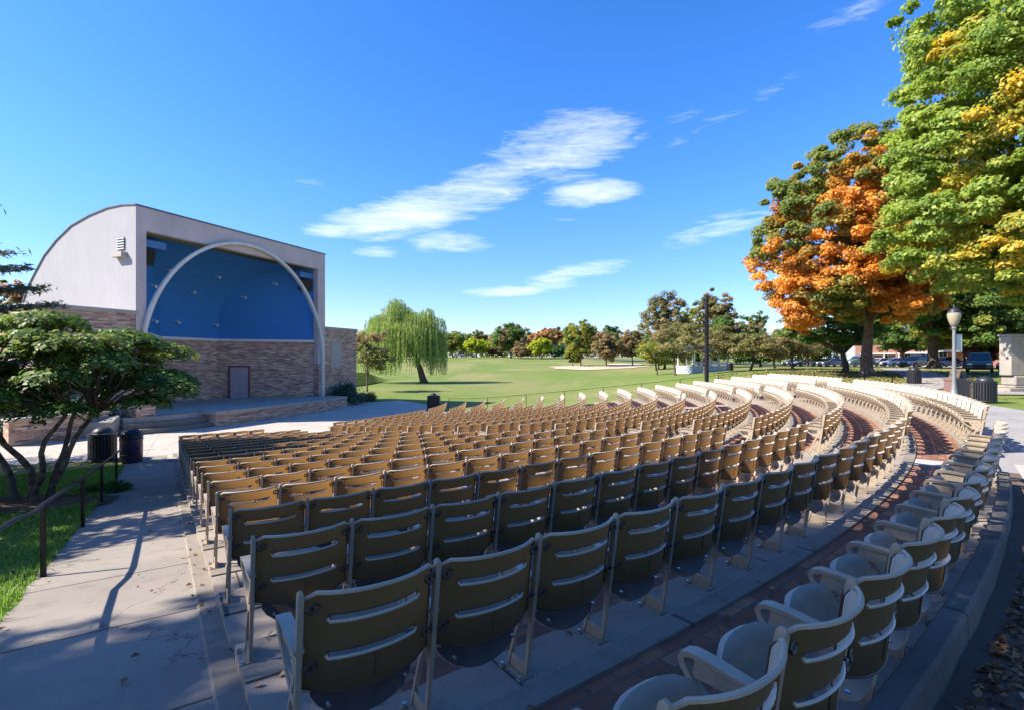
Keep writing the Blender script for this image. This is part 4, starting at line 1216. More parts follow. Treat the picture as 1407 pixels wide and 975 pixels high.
SM = [  # px, top py, d, half width px, palette, label, name, lean, patch
    (969, 512, 438, 40, 60, 'lf_olive', 'small olive and russet tree directly in front of the white gazebo', 'small_tree', 3),
    (928, 512, 441, 34, 72, 'lf_olive', 'small brownish tree left of the gazebo', 'small_tree', 4),
    (1030, 512, 455, 44, 58, 'lf_olive', 'flat topped olive tree with a leaning dark trunk right of the gazebo', 'small_tree', 5),
    (1065, 508, 462, 34, 70, 'lf_brown', 'small russet green tree between the leaning tree and the dogwood', 'small_tree', 6),
    (1090, 505, 450, 46, 60, 'lf_olive', 'broad olive tree with pinkish tips left of the dogwood', 'small_tree', 7),
    (903, 508, 466, 27, 85, 'lf_yel', 'low bright green bushy tree at the left end of the grove', 'small_tree', 8)]
for (px, pb, pt_, hwp, d, mt, lab, nm, sd) in SM:
    x = bx(px, d); z = terr(x, d); H = hz(pt_, d) - z; hw = hwp * d / 700.7
    tree(nm, lab, 'tree', x, d, H, [(0, 0, H * .66, hw, hw * .9, H * .30), (hw * .3, 0, H * .5, hw * .75, hw * .7, H * .2), (-hw * .3, 0, H * .76, hw * .6, hw * .6, H * .2)],
         .17, M[mt], 6500, .17, nclump=60, clump_r=hw * .26, flat=.35, seed=60 + sd, patch_amt=.4, fork=.33, lean=(.6 if sd == 5 else -.25, 0), bark='bark_dark' if sd == 5 else 'bark')
x = bx(501, 56); tree('small_tree', 'small reddish brown tree beside the right stone wing of the bandshell', 'tree', x, 57, 7.2,
     [(.4, 0, 4.9, 2.4, 2.2, 2.0), (1.1, 0, 3.8, 1.9, 2, 1.5)], .11, M['lf_olive'], 6000, .15, nclump=60, clump_r=.6, seed=71, patch_amt=.55, fork=.25)
for (px_, d_, mt_, lab_, sd_) in ((1240, 78, 'lf_yel', 'low yellow green tree filling the gap right of the big maple trunk', 1), (1325, 68, 'lf_yel', 'low yellow green tree right of the forked maple', 2),
                                  (1378, 58, 'lf_yel', 'low green tree left of and behind the monument', 3), (1290, 88, 'lf_gdark', 'dense dark tree behind the forked maple', 4)):
    tree('street_tree', lab_, 'tree', bx(px_, d_), d_, 9, [(0, 0, 5.4, 4.6, 3.4, 2.7), (2.5, 0, 4.4, 3.2, 3, 1.7), (-2.6, 0, 4.6, 3.2, 3, 1.9)], .22, M[mt_], 14000, .24, nclump=120, clump_r=.9, seed=200 + sd_, patch_amt=.4, fork=.24)
# --- weeping willow
def willow():
    global rng
    rng = np.random.default_rng(81); random.seed(81)
    d = 80; x = bx(581, d); z0 = terr(x, d)
    root = empty('willow_tree', (x, d, z0)); tag(root, 'weeping willow with long hanging green strands on the lawn beyond the stage', 'tree')
    mb = MB(); top = Vector((-1.5, 0, 5.2))
    mb.tube([(0.25, 0, -.2), (0, 0, .6), (-.45, 0, 2.2), (-1.0, 0, 3.8), top], [.75, .55, .45, .42, .38], 10, 0, False)
    P = []; Nn = []; T = []
    heads = [(-2.6, 0, 11.3, 2.6), (-5.4, .5, 9.3, 2.6), (.2, -1, 10.0, 2.4), (2.6, 0, 9.6, 2.2), (-3.8, -2.2, 8.8, 2.6), (-1.0, 2, 10.2, 3), (-7.2, 0, 7.6, 1.9), (2.4, -1.6, 8.0, 2.0), (-.8, -2.8, 8.4, 2.4), (3.4, .6, 7.4, 1.3), (-5.0, -1.6, 10.0, 1.5), (-2.6, -1, 12.4, 1.3), (2.2, -.5, 11.1, 1.0)]
    for (hx, hy, hz_, hr) in heads:
        hx -= 1.3
        limb(mb, top, (hx, hy, hz_ - .4), .2, .04, .06, .08, 6, 5)
        for s in range(int(72 * hr)):
            a = random.uniform(0, 2 * PI); q = hr * random.random() ** .55
            sx, sy = hx + math.cos(a) * q, hy + math.sin(a) * q
            zt = hz_ + (hr * .35) * (1 - (q / hr) ** 2) + random.uniform(-.25, .2)
            out = math.hypot(sx + 2.3, sy)
            zl = max(1.3 + random.random() ** 2 * 3.5 + (1.2 if abs(sx + .6) < 1.2 else 0), zt - random.uniform(3.5, 9.5) * (.45 + .55 * min(1, out / 4)))
            n = int((zt - zl) / .14); 
            if n < 4: continue
            tt = np.linspace(0, 1, n); sw = random.uniform(-.35, .35)
            px = sx + (math.cos(a) * .5) * np.sin(np.minimum(tt * 2.2, 1.57)) + sw * tt ** 2 + rng.normal(size=n) * .05
            py = sy + (math.sin(a) * .5) * np.sin(np.minimum(tt * 2.2, 1.57)) + rng.normal(size=n) * .05
            pz = zt - (zt - zl) * tt
            P.append(np.stack([px, py, pz], 1)); nn = rng.normal(size=(n, 3)); nn[:, 2] *= .25; nn[:, 0] -= .3; Nn.append(nn)
            T.append(.45 + random.uniform(-.3, .3) + rng.normal(size=n) * .1)
    P = np.vstack(P); Nn = np.vstack(Nn)
    mb.build('trunk', M['bark'], root, smooth=True)
    # long narrow leaves hanging straight down
    n = len(P); Nn /= np.linalg.norm(Nn, axis=1, keepdims=True); a = np.tile(np.array([[0, 0, 1.0]]), (n, 1)) + rng.normal(size=(n, 3)) * .12
    b = np.cross(Nn, a); b /= np.linalg.norm(b, axis=1, keepdims=True)
    V = np.stack([P + a * .17, P + b * .045, P - a * .17, P - b * .045], 1).reshape(-1, 3)
    me = bpy.data.meshes.new('crown'); me.from_pydata(V.tolist(), [], [(4 * i, 4 * i + 1, 4 * i + 2, 4 * i + 3) for i in range(n)])
    at = me.attributes.new('tone', 'FLOAT', 'FACE'); at.data.foreach_set('value', np.clip(np.concatenate(T), 0, 1).astype(np.float32))
    me.materials.append(M['lf_willow']); link(bpy.data.objects.new('crown', me), root)
willow()
# --- far trees round the field
FAR = [  # px centre, top, base, half width, distance, material, label
    (622, 456, 489, 15, 262, 'lf_yel', 'pale yellow green tree just right of the willow on the far side of the field'),
    (637, 458, 489, 14, 285, 'lf_gmid', 'green tree between the willow and the round yellow tree'),
    (655, 452, 489, 15, 300, 'lf_gmid', 'taller grey green tree behind the round yellow tree'),
    (654, 463, 489, 15, 255, 'lf_lime', 'round yellow green tree at the far edge of the field'),
    (681, 474, 489, 11, 262, 'lf_red', 'low reddish tree right of the round yellow tree'),
    (690, 455, 489, 18, 275, 'lf_orange', 'orange green tree behind the left side of the big dark field tree'),
    (702, 443, 490, 25, 235, 'lf_gmid', 'big grey green tree in the middle of the far tree line'),
    (716, 475, 490, 12, 228, 'lf_brown', 'low purplish brown tree at the foot of the big grey green tree'),
    (742, 452, 489, 15, 285, 'lf_orange', 'bright orange tree behind the lime green tree'),
    (762, 450, 489, 14, 290, 'lf_orange', 'orange red tree right of the lime green tree'),
    (744, 463, 492, 15, 225, 'lf_lime', 'small round lime green tree in the middle of the tree line'),
    (757, 448, 488, 13, 330, 'lf_red', 'dull red tree top behind the orange trees'),
    (777, 448, 488, 20, 340, 'lf_gdark', 'dark green tree behind the distant house'),
    (762, 474, 490, 14, 240, 'lf_gdark', 'dark bushy tree under the orange red tree'),
    (798, 437, 495, 23, 150, 'lf_yel', 'tall olive green tree standing left of the sand infield'),
    (787, 478, 494, 11, 155, 'lf_yel', 'low yellow green tree at the foot of the tall olive tree'),
    (838, 445, 492, 17, 190, 'lf_gdark', 'dark green dome shaped tree behind the copper tree'),
    (833, 453, 496, 20, 145, 'lf_brown', 'round copper brown tree beside the sand infield'),
    (869, 453, 496, 17, 148, 'lf_brown', 'dull copper tree right of the round copper tree'),
    (913, 398, 500, 31, 120, 'lf_olive', 'tall loose grey brown tree rising left of the light pole'),
    (905, 470, 500, 20, 118, 'lf_olive', 'bushy undergrowth tree below the tall grey brown tree'),
    (985, 392, 500, 26, 135, 'lf_olive', 'tall thin topped grey tree behind the light pole'),
    (955, 410, 500, 20, 150, 'lf_yel', 'yellow green tree between the two tall grey trees'),
    (1000, 424, 500, 27, 110, 'lf_gmid', 'dark green cone shaped tree right of the light pole'),
    (1036, 425, 500, 20, 120, 'lf_gmid', 'green tree at the left edge of the orange maple'),
    (960, 455, 505, 40, 105, 'lf_gmid', 'broad green tree filling in behind the gazebo'),
    (1045, 465, 503, 36, 100, 'lf_gdark', 'dark green tree behind the small trees right of the gazebo'),
    (1110, 450, 500, 40, 95, 'lf_gmid', 'green tree behind the dogwood'),
    (1250, 420, 495, 60, 135, 'lf_gdark', 'wide dark tree behind the parked cars'),
    (1340, 400, 495, 50, 85, 'lf_yel', 'yellow green tree behind the lamp post at the street'),
    (1352, 462, 500, 22, 70, 'lf_red', 'small red maple in front of the brick houses'),
    (1404, 440, 500, 22, 66, 'lf_gdark', 'dark green tree behind the stone monument'),
    (22, 380, 440, 22, 62, 'lf_orange', 'orange and green treetops behind the left end of the bandshell'),
    (-10, 372, 440, 26, 70, 'lf_gmid', 'green treetop at the left edge behind the bandshell'),
    (470, 470, 492, 22, 200, 'lf_gmid', 'distant green tree behind the right stone wing'),
    (540, 466, 490, 24, 230, 'lf_gmid', 'distant tree seen behind the willow strands'),
    (600, 470, 490, 14, 250, 'lf_orange', 'distant orange tree at the right edge of the willow')]
for i, (px, pt_, pb, hwp, d, mt, lab) in enumerate(FAR):
    x = bx(px, d); z = terr(x, d); H = max(5, hz(pt_, d) - z); hw = hwp * d / 700.7
    airy = 398 in (pt_,) or pt_ == 392
    nl = int(min(16000, max(6500, hwp * 420))) if not airy else 16000
    tree('distant_tree' if d > 160 else 'park_tree', lab, 'tree', x, d, H,
         [(0, 0, H * .58, hw * 1.1, hw, H * .38), (hw * .45 * (1 if i % 2 else -1), 0, H * .48, hw * .8, hw * .8, H * .26), (-hw * .3 * (1 if i % 2 else -1), 0, H * .74, hw * .6, hw * .6, H * .22)],
         max(.16, hw * .055), M[mt], nl, max(.24, d * .0026), z0=z, nclump=170 if not airy else 190, clump_r=max(.5, hw * .19), flat=.7, seed=100 + i, patch_amt=.2, patch_sc=.5 / max(1, hw * .3), fork=.22,
         group='trees round the field', inner=.15)
# a far wood that reads as one mass, closing the horizon
rng = np.random.default_rng(5)
n = 60000; px = np.concatenate([rng.uniform(-420, 700, n)]); d = rng.uniform(360, 420, n)
xx = px; base = np.array([terr(a, b) for a, b in zip(xx, d)]); hh = 16.5 + 4.5 * np.array([mnoise.noise(Vector((a * .035, 3, 0))) + .6 * mnoise.noise(Vector((a * .13, 9, 0))) for a in xx])
P = np.stack([xx, d, base + hh * rng.random(n) ** .8], 1)
tone = .5 + .3 * np.array([mnoise.noise(Vector((a * .03, 30, 0))) for a in xx]) + rng.normal(size=n) * .15
pv = np.array([mnoise.noise(Vector((a * .022, 50, 0))) for a in xx]) * 2 + .15
me = leaf_mesh('far_wood', P, rng.normal(size=(n, 3)) + np.array([-.3, -.6, .6]), 1.5, M['lf_gmid'], tone, pv)
tag(link(bpy.data.objects.new('far_wood', me)), 'distant wood closing the far side of the field', 'wood', kind='stuff')

# --- shrubs
def shrub(x, y, w, h, lab, mt='lf_jun', seed=1, n=5000, ls=.07, asp=2.5):
    global rng
    rng = np.random.default_rng(seed); random.seed(seed); z0 = max(terr(x, y), 0)
    root = empty('shrub', (x, y, z0)); tag(root, lab, 'shrub')
    mb = MB(); P = []; Nn = []
    for i in range(22):
        a = random.uniform(0, 2 * PI); q = random.random() ** .5; t = Vector((math.cos(a) * w * q, math.sin(a) * w * q * .8, h * (.35 + .65 * random.random()) * (1 - .5 * q)))
        limb(mb, (t.x * .15, t.y * .15, 0), t, .02, .006, .05, .1, 4, 4); m = n // 22
        u = rng.normal(size=(m, 3)) * np.array([w * .22, w * .22, h * .14]); P.append(np.array(t) + u); Nn.append(rng.normal(size=(m, 3)) + np.array([0, 0, .6]))
    P = np.vstack(P); P[:, 2] = np.maximum(P[:, 2], .02)
    mb.build('stem', M['bark_dark'], root); link(bpy.data.objects.new('foliage', leaf_mesh('foliage', P, np.vstack(Nn), ls, M[mt], rng.random(len(P)), None, asp)), root)
def loc(s, t): return (-20.1 + .392 * s - .92 * t, 27.25 + .92 * s + .392 * t)
shrub(*loc(15.2, -1.0), 1.15, 1.7, 'dark blue green shrub in front of the right stone wing', seed=3)
shrub(*loc(18.2, -.3), .8, .9, 'low brownish shrub at the right end of the stage steps', 'lf_olive', 5, 3000, .07, 1.5)
shrub(*loc(-2.9, -1.4), 1.3, 2.1, 'feathery blue green shrub in front of the left stone wing', seed=7)
shrub(*loc(-5.2, -1.6), 1.1, 1.5, 'low dark shrub behind the stone plinth and spreading tree', seed=9)
shrub(-9.6, 12.0, .45, .25, 'small patch of low leafy plants at the walkway edge by the spreading tree', 'lf_gdark', 11, 900, .05, 1.4)

# ------------------------------------------------------------------ rails
def rail(name, pts, h, posts, label, pr=.022, rr=.022, plate=False, mid=False):
    """pts: ground polyline (x,y,z); posts: indices carrying a post"""
    root = empty(name, pts[0]); tag(root, label, 'railing'); o = Vector(pts[0])
    mb = MB(); top = [Vector(p) - o + Vector((0, 0, h)) for p in pts]
    if plate:
        vs = []; fs = []
        for i, p in enumerate(top):
            d = (top[min(i + 1, len(top) - 1)] - top[max(i - 1, 0)]).normalized(); n = Vector((-d.y, d.x, 0)).normalized()
            for a, b in ((-.026, -.012), (.026, -.012), (.030, 0), (.018, .012), (-.018, .012), (-.030, 0)): vs.append(p + n * a + Vector((0, 0, b)))
        for i in range(len(top) - 1):
            for k in range(6): fs.append((i * 6 + k, i * 6 + (k + 1) % 6, (i + 1) * 6 + (k + 1) % 6, (i + 1) * 6 + k))
        fs += [tuple(range(6)), tuple(len(top) * 6 - 1 - k for k in range(6))]
        mb.add(vs, fs)
    else:
        mb.tube(top, rr, 6)
        if mid: mb.tube([p - Vector((0, 0, h * .5)) for p in top], rr * .8, 5)
    mb.build('handrail', M['rail'], root, smooth=True)
    for i in posts:
        p = Vector(pts[i]) - o; mb = MB(); mb.box(p.x - pr, p.x + pr, p.y - pr, p.y + pr, p.z - .1, p.z + h - .01); mb.build('post', M['rail'], root)
    return root
pp = []; 
for r in (36.9, 35.4, 33.6, 32.9, 32.5, 32.06, 30.4, 28.88, 27.4, 25.98, 24.0, 22.08, 21.3, 20.6):
    e = 1.50 + (.08 if r > 32.6 else 0); x, y = pol(r, THL, e); pp.append((x, y, gw(r) + (-.03 if 32.4 < r < 33.7 else 0) ))
rail('handrail', pp, .80, [1, 5, 7, 9, 11], 'dark steel handrail on square posts along the left side of the walkway', .019, plate=True)
pp = [(*pol(r, THR, -1.35), terr(*pol(r, THR, -1.35))) for r in np.arange(17.6, 38.4, 1.3)]
rail('lawn_rail', pp, .95, range(0, len(pp), 2), 'thin dark rail along the right ends of the seat rows beside the lawn', .018, .012)
pp = [(*pol(40.3 if th > 1.32 else 39.2, th), FLOOR[0] - .1) for th in np.linspace(1.33, 1.66, 11)]
rail('back_rail', pp, .95, range(0, 11, 2), 'dark rail behind the far end of the last row in front of the maples', .018, .012, mid=False)

# ------------------------------------------------------------------ litter bins, lamp, pole, box, monument
def slat_bin(x, y, s, label, z=None, domem='cast_black'):
    z = terr(x, y) + .02 if z is None else z
    root = empty('litter_bin', (x, y, z)); root.scale = (s, s, s); tag(root, label, 'litter bin', 'slatted litter bins')
    mb = MB(); n = 26
    for i in range(n):
        a = 2 * PI * i / n; Mx = Matrix.Rotation(a, 4, 'Z') @ Matrix.Translation((.40, 0, 0))
        mb.box(-.006, .006, -.028, .028, .06, .88, 0, Mx)
    for zz in (.06, .86): mb.lathe([(.385, zz), (.415, zz), (.415, zz + .04), (.385, zz + .04)], n=26)
    mb.build('slat_frame', M['cast_black'], root)
    mb = MB(); mb.lathe([(.36, .05), (.36, .87), (.30, .87), (.30, .6)], n=20); mb.build('liner', M['black'], root, smooth=True)
    mb = MB(); mb.lathe([(.42, .90), (.43, .93), (.30, .95), (.29, 1.0), (.24, 1.08), (.15, 1.13), (.03, 1.15)], n=20); mb.build('dome_lid', M[domem], root, smooth=True)
    return root
slat_bin(19.1, 20.6, .92, 'black slatted bin with a domed lid at the foot of the lamp post')
slat_bin(bx(1256, 35), 35, 1.02, 'black slatted bin standing alone on the path behind the far seats')
slat_bin(bx(1003, 66), 66, 1.0, 'small black bin on the grass right of the white gazebo')
b_ = slat_bin(-14.25, 17.75, 1.0, 'black slatted bin by the end of the handrail, left of the violet drum bin', .02)
def dome_bin(x, y, z, s, body, lid, label, r0=.36):
    root = empty('dome_bin', (x, y, z)); root.scale = (s, s, s); tag(root, label, 'litter bin')
    mb = MB(); mb.lathe([(r0 * .92, 0), (r0 * .95, .03), (r0, .06), (r0, .78), (r0 * 1.04, .79), (r0 * 1.04, .84), (r0 * .98, .85)], n=28)
    for zz in (.28, .55): mb.lathe([(r0 * 1.0, zz - .01), (r0 * 1.02, zz), (r0 * 1.0, zz + .01)], n=28)
    mb.build('drum', M[body], root, smooth=True)
    mb = MB(); mb.lathe([(r0 * 1.02, .86), (r0 * 1.02, .90), (r0 * .98, .98), (r0 * .85, 1.09), (r0 * .60, 1.17), (r0 * .3, 1.21), (.02, 1.22)], n=28)
    mb.build('dome_lid', M[lid], root, smooth=True)
    mb = MB(); mb.box(-.13, .13, -r0 * 1.04, -r0 * .80, .92, 1.04); mb.build('flap', M['black'], root)
dome_bin(-13.1, 17.55, .02, .92, 'purple_metal', 'black', 'dark violet drum bin with a domed lid beside the walkway')
root = empty('square_bin', (19.75, 22.6, FLOOR[0] - .08)); tag(root, 'brown square stone bin with a brown dome behind the slatted bin', 'litter bin')
mb = MB(); mb.box(-.33, .33, -.33, .33, 0, .80); mb.box(-.36, .36, -.36, .36, .80, .92); mb.build('bin_body', M['brown_metal'], root)
mb = MB(); mb.lathe([(.30, .92), (.30, 1.05), (.27, 1.18), (.18, 1.28), (.03, 1.32)], n=20); mb.build('dome_lid', M['bark'], root, smooth=True)
root = empty('cabinet', (bx(596, 35.5), 35.5, 0)); tag(root, 'black box with a small rounded top on the plaza beyond the front row', 'cabinet')
mb = MB(); mb.box(-.42, .42, -.30, .30, .0, 1.02); mb.build('box_body', M['black'], root).modifiers.new('b', 'BEVEL').width = .02
mb = MB(); mb.lathe([(.44, 1.02), (.44, 1.06), (.20, 1.10), (.16, 1.18), (.03, 1.24)], n=16); mb.build('box_lid', M['black'], root, smooth=True)
# lamp post
lx, ly = bx(1311, 22.2), 22.2; lz = FLOOR[0] - .1
root = empty('lamp_post', (lx, ly, lz)); tag(root, 'grey lamp post with an acorn glass globe and a small banner', 'lamp post')
mb = MB(); mb.lathe([(.20, 0), (.20, .12), (.15, .18), (.12, .45), (.09, .60), (.075, .8), (.062, 3.02), (.09, 3.05), (.10, 3.10), (.07, 3.14), (.12, 3.20), (.14, 3.25)], n=16)
mb.build('pole', plain('lamp_paint', (.22, .22, .21), .5, .3, .1, 8), root, smooth=True)
gm, gnt, gb, go = newmat('globe_glass'); gb.inputs['Base Color'].default_value = (.34, .29, .20, 1); gb.inputs['Roughness'].default_value = .22
mb = MB(); mb.lathe([(.13, 3.25), (.17, 3.32), (.225, 3.50), (.245, 3.66), (.23, 3.76)], n=20); mb.build('globe', gm, root, smooth=True)
mb = MB(); mb.lathe([(.235, 3.76), (.24, 3.79), (.18, 3.90), (.10, 3.97), (.04, 4.0), (.03, 4.08), (.008, 4.12)], n=20); mb.build('cap', M['cast_black'], root, smooth=True)
mb = MB(); mb.tube([(0, 0, 2.82), (.36, 0, 2.82)], .012); mb.tube([(0, 0, 2.1), (.36, 0, 2.1)], .012); mb.box(.10, .34, -.006, .006, 2.12, 2.80); mb.build('banner', M['white'], root)
# tall light pole with floodlights
d = 40; x = bx(971, d); z = terr(x, d)
root = empty('light_pole', (x, d, z)); tag(root, 'tall black light pole with three rows of floodlights rising behind the seats', 'light pole')
mb = MB(); mb.tube([(0, 0, -.1), (0, 0, 6.2), (0, 0, 6.25), (0, 0, hz(405, d) - z)], [.16, .15, .10, .08], 12); mb.build('pole', M['black'], root, smooth=True)
for j, py in enumerate((434, 445, 456)):
    zz = hz(py, d) - z
    mb = MB(); mb.box(-.80, .15, -.04, .04, zz - .04, zz + .04); mb.build('crossarm', M['black'], root)
    for q in (-.66, -.34):
        mb = MB(); Mx = Matrix.Translation((q, -.05, zz + .02)) @ Matrix.Rotation(R(-62), 4, 'X')
        mb.lathe([(.06, -.14), (.09, -.08), (.14, .06), (.155, .12), (.15, .14), (.02, .13)], n=12)
        mb.v = [tuple(Mx @ Vector(v)) for v in mb.v]; mb.build('floodlight', M['cast_black'], root, smooth=True)
# stone monument at the right edge
d = 27.5; x = bx(1382, d)
root = empty('monument', (x + 1.25, d, terr(x, d))); tag(root, 'weathered pale stone monument slab on a stepped plinth at the right edge', 'monument')
mb = MB(); mb.box(-1.7, 2.4, -.7, .7, -.1, .22); mb.box(-1.25, 1.9, -.5, .5, .22, .34); mb.build('base', M['monument'], root).modifiers.new('b', 'BEVEL').width = .03
mb = MB(); mb.prism([(-1.15, -.42), (1.75, -.42), (1.75, .42), (-1.15, .42)], .34, .86); mb.build('plinth', M['monument'], root).modifiers.new('b', 'BEVEL').width = .06
mb = MB(); mb.box(-1.30, -.38, -.34, .34, .87, 2.95); mb.box(1.2, 2.0, -.34, .34, .87, 2.95); mb.box(-.38, 1.2, -.34, .34, 2.62, 2.95); mb.box(-.38, 1.2, -.34, .34, .87, 1.1)
mb.box(-1.36, 2.06, -.38, .38, 2.951, 3.06); mb.build('slab', M['monument'], root).modifiers.new('b', 'BEVEL').width = .03
mb = MB(); mb.box(-.38, 1.2, -.02, .10, 1.1, 2.62); mb.build('tablet', plain('bronze', (.12, .09, .07), .5, .5, .2, 6), root)

# ------------------------------------------------------------------ gazebo
d = 76; x = bx(965, d); z = terr(x, d)
root = empty('gazebo', (x, d, z), R(12)); tag(root, 'white open pavilion with columns and a panelled base behind the small trees', 'gazebo')
mb = MB(); mb.box(-3, 3, -2.2, 2.2, -.2, .85); mb.box(-3.08, 3.08, -2.28, 2.28, .85, .93); mb.build('base', M['white'], root)
for cx_ in (-2.8, -1.4, 0, 1.4, 2.8):
    for cy_ in (-2.0, 2.0):
        mb = MB(); mb.lathe([(.17, .93), (.17, 1.03), (.12, 1.08), (.11, 2.75), (.16, 2.82), (.16, 2.92)], (cx_, cy_, 0), 10); mb.build('column', M['white'], root, smooth=True)
mb = MB()
for cx_ in np.arange(-2.6, 2.7, .2): mb.box(cx_ - .02, cx_ + .02, -2.04, -1.98, .93, 1.55)
mb.box(-2.8, 2.8, -2.05, -1.97, 1.55, 1.61); mb.build('railing', M['white'], root)
mb = MB(); mb.box(-3.1, 3.1, -2.3, 2.3, 2.92, 3.3); mb.build('entablature', M['white'], root)
mb = MB(); mb.add([(-3.4, -2.6, 3.3), (3.4, -2.6, 3.3), (3.4, 2.6, 3.3), (-3.4, 2.6, 3.3), (-1.2, 0, 4.6), (1.2, 0, 4.6)], [(0, 1, 5, 4), (1, 2, 5), (2, 3, 4, 5), (3, 0, 4), (3, 2, 1, 0)])
mb.build('roof', M['roofedge'], root)
mb = MB(); mb.box(3.2, 5.4, -1.6, 1.6, -.2, .12); mb.build('ramp', M['path'], root)

# ------------------------------------------------------------------ cars
def carpaint():
    m, nt, b, out = newmat('car_paint'); oi = N(nt, 'ShaderNodeObjectInfo'); n = noise(nt, coords(nt), 3, 3)
    L(nt, mixc(nt, ramp(nt, [(.4, (0,)*3), (.8, (.25,)*3)], n.outputs[0]).outputs[0], oi.outputs['Color'], (.25, .23, .2)), b.inputs['Base Color'])
    b.inputs['Roughness'].default_value = .28; b.inputs['Coat Weight'].default_value = .6; b.inputs['Metallic'].default_value = .2
    return m
M['car'] = carpaint()
gm2, nt_, gb2, _ = newmat('car_glass'); gb2.inputs['Base Color'].default_value = (.02, .03, .035, 1); gb2.inputs['Roughness'].default_value = .06; gb2.inputs['Specular IOR Level'].default_value = .9
M['glass'] = gm2
M['tyre'] = plain('tyre', (.02, .02, .02), .85); M['rim'] = plain('rim', (.45, .45, .46), .3, .8)
ll, n0, bl_, o0 = newmat('lens_red'); bl_.inputs['Base Color'].default_value = (.35, .02, .02, 1); bl_.inputs['Roughness'].default_value = .2; M['lens_red'] = ll
ll, n0, bl_, o0 = newmat('lens_white'); bl_.inputs['Base Color'].default_value = (.75, .75, .72, 1); bl_.inputs['Roughness'].default_value = .15; M['lens_white'] = ll
def make_car(suv=False):
    """x = length (front +x), y = width"""
    h = .22 if suv else 0
    body = [(-2.25, .42), (-2.28, .62 + h * .3), (-2.22, .88 + h), (-1.60, .95 + h), (-.2, .93 + h), (.95, .92 + h), (1.95, .80 + h * .9), (2.24, .64 + h * .4), (2.28, .42), (2.1, .26), (-2.1, .26)]
    if suv: roof = [(-2.15, .98 + h), (-1.95, 1.50 + h), (-.2, 1.58 + h), (.35, 1.50 + h), (1.05, .94 + h)]
    else: roof = [(-1.75, .96), (-1.15, 1.36), (-.15, 1.44), (.35, 1.38), (1.15, .93)]
    root_mb = MB()
    def ext(mb, prof, hw, taper=0, mi=0, zb=None):
        n = len(prof); vs = []
        for s in (-1, 1):
            for (x_, z_) in prof:
                t = 0 if zb is None else (z_ - zb) * taper
                vs.append((x_, s * (hw - t), z_))
        fs = [tuple(range(n - 1, -1, -1)), tuple(range(n, 2 * n))] + [(i, (i + 1) % n, n + (i + 1) % n, n + i) for i in range(n)]
        mb.add(vs, fs, mi)
    ext(root_mb, body, .88)
    rb = MB(); ext(rb, roof, .84, .30, 0, .93 + h)
    gl = MB(); sh = []
    cxm = sum(p[0] for p in roof) / len(roof)
    inner = [(lerp(p[0], cxm, .10), lerp(p[1], 1.2 + h, .16)) for p in roof]
    ext(gl, inner, .86, .30, 0, .93 + h)
    front = [roof[-2], roof[-1]]; back = [roof[0], roof[1]]
    for (a, b, off) in ((front[0], front[1], .012), (back[0], back[1], -.012)):
        p = [(lerp(a[0], b[0], .08), lerp(a[1], b[1], .08)), (lerp(a[0], b[0], .9), lerp(a[1], b[1], .9))]
        wv = [.84 - (q[1] - .93 - h) * .30 - .07 for q in p]
        gl.add([(p[0][0] + off, -wv[0], p[0][1] + .012), (p[0][0] + off, wv[0], p[0][1] + .012), (p[1][0] + off, wv[1], p[1][1] + .012), (p[1][0] + off, -wv[1], p[1][1] + .012)], [(0, 1, 2, 3)])
    wh = MB(); wh.lathe([(.18, -.10), (.33, -.10), (.34, -.06), (.34, .06), (.33, .10), (.18, .10)], n=16); wh.v = [(v[0], v[2], v[1]) for v in wh.v]
    rim = MB(); rim.lathe([(.02, -.09), (.20, -.105), (.21, .105), (.02, .09)], n=12); rim.v = [(v[0], v[2], v[1]) for v in rim.v]
    hl = MB(); hl.box(2.18, 2.29, -.80, -.48, .60 + h * .5, .74 + h * .5); tl = MB(); tl.box(-2.295, -2.2, -.84, -.58, .68 + h * .6, .86 + h * .8)
    gr = MB(); gr.box(2.2, 2.30, -.42, .42, .42, .64 + h * .4); gr.box(2.2, 2.31, -.8, .8, .27, .36)
    return dict(body=fin(root_mb, 'body', [M['car']]), roof=fin(rb, 'roof', [M['car']]), window=fin(gl, 'window', [M['glass']]), tyre=fin(wh, 'wheel', [M['tyre']]),
                rim=fin(rim, 'rim', [M['rim']]), hl=fin(hl, 'headlight', [M['lens_white']]), tl=fin(tl, 'tail_light', [M['lens_red']]), gr=fin(gr, 'grille', [M['black']]))
CK = [make_car(False), make_car(True)]
def car(x, y, rz, col, suv, label):
    k = CK[1 if suv else 0]; t = empty('parked_car', (x, y, terr(x, y) + .12), R(rz)); tag(t, label, 'car', 'cars parked along the street')
    def add(n, me_, p=t, loc=(0, 0, 0), sc=(1, 1, 1)):
        o = link(bpy.data.objects.new(n, me_), p); o.location = loc; o.scale = sc; o.color = (*col, 1); return o
    add('body', k['body']); add('cabin', k['roof']); add('window', k['window']); add('grille', k['gr'])
    for s in (1, -1):
        add('headlight', k['hl'], sc=(1, s, 1)); add('tail_light', k['tl'], sc=(1, s, 1))
        for fx in (1.4, -1.4):
            w = add('wheel', k['tyre'], loc=(fx, s * .82, .34)); add('rim', k['rim'], w)
car(bx(1346, 47), 47, -133, (.05, .065, .055), True, 'dark green grey car seen head on right of the lamp post')
car(bx(1397, 50), 50, -150, (.02, .035, .10), False, 'dark blue car half hidden by the stone monument')
car(bx(1297, 72), 72, 190, (.02, .08, .32), False, 'bright blue car behind the lamp post')
car(bx(1258, 66), 66, 200, (.10, .05, .09), False, 'dark maroon car left of the forked maple trunk')
car(bx(1262, 74), 74, 195, (.05, .05, .055), True, 'black car partly hidden behind the maroon car')
car(bx(1232, 82), 82, 190, (.38, .44, .52), False, 'silver blue saloon right of the big maple trunk')
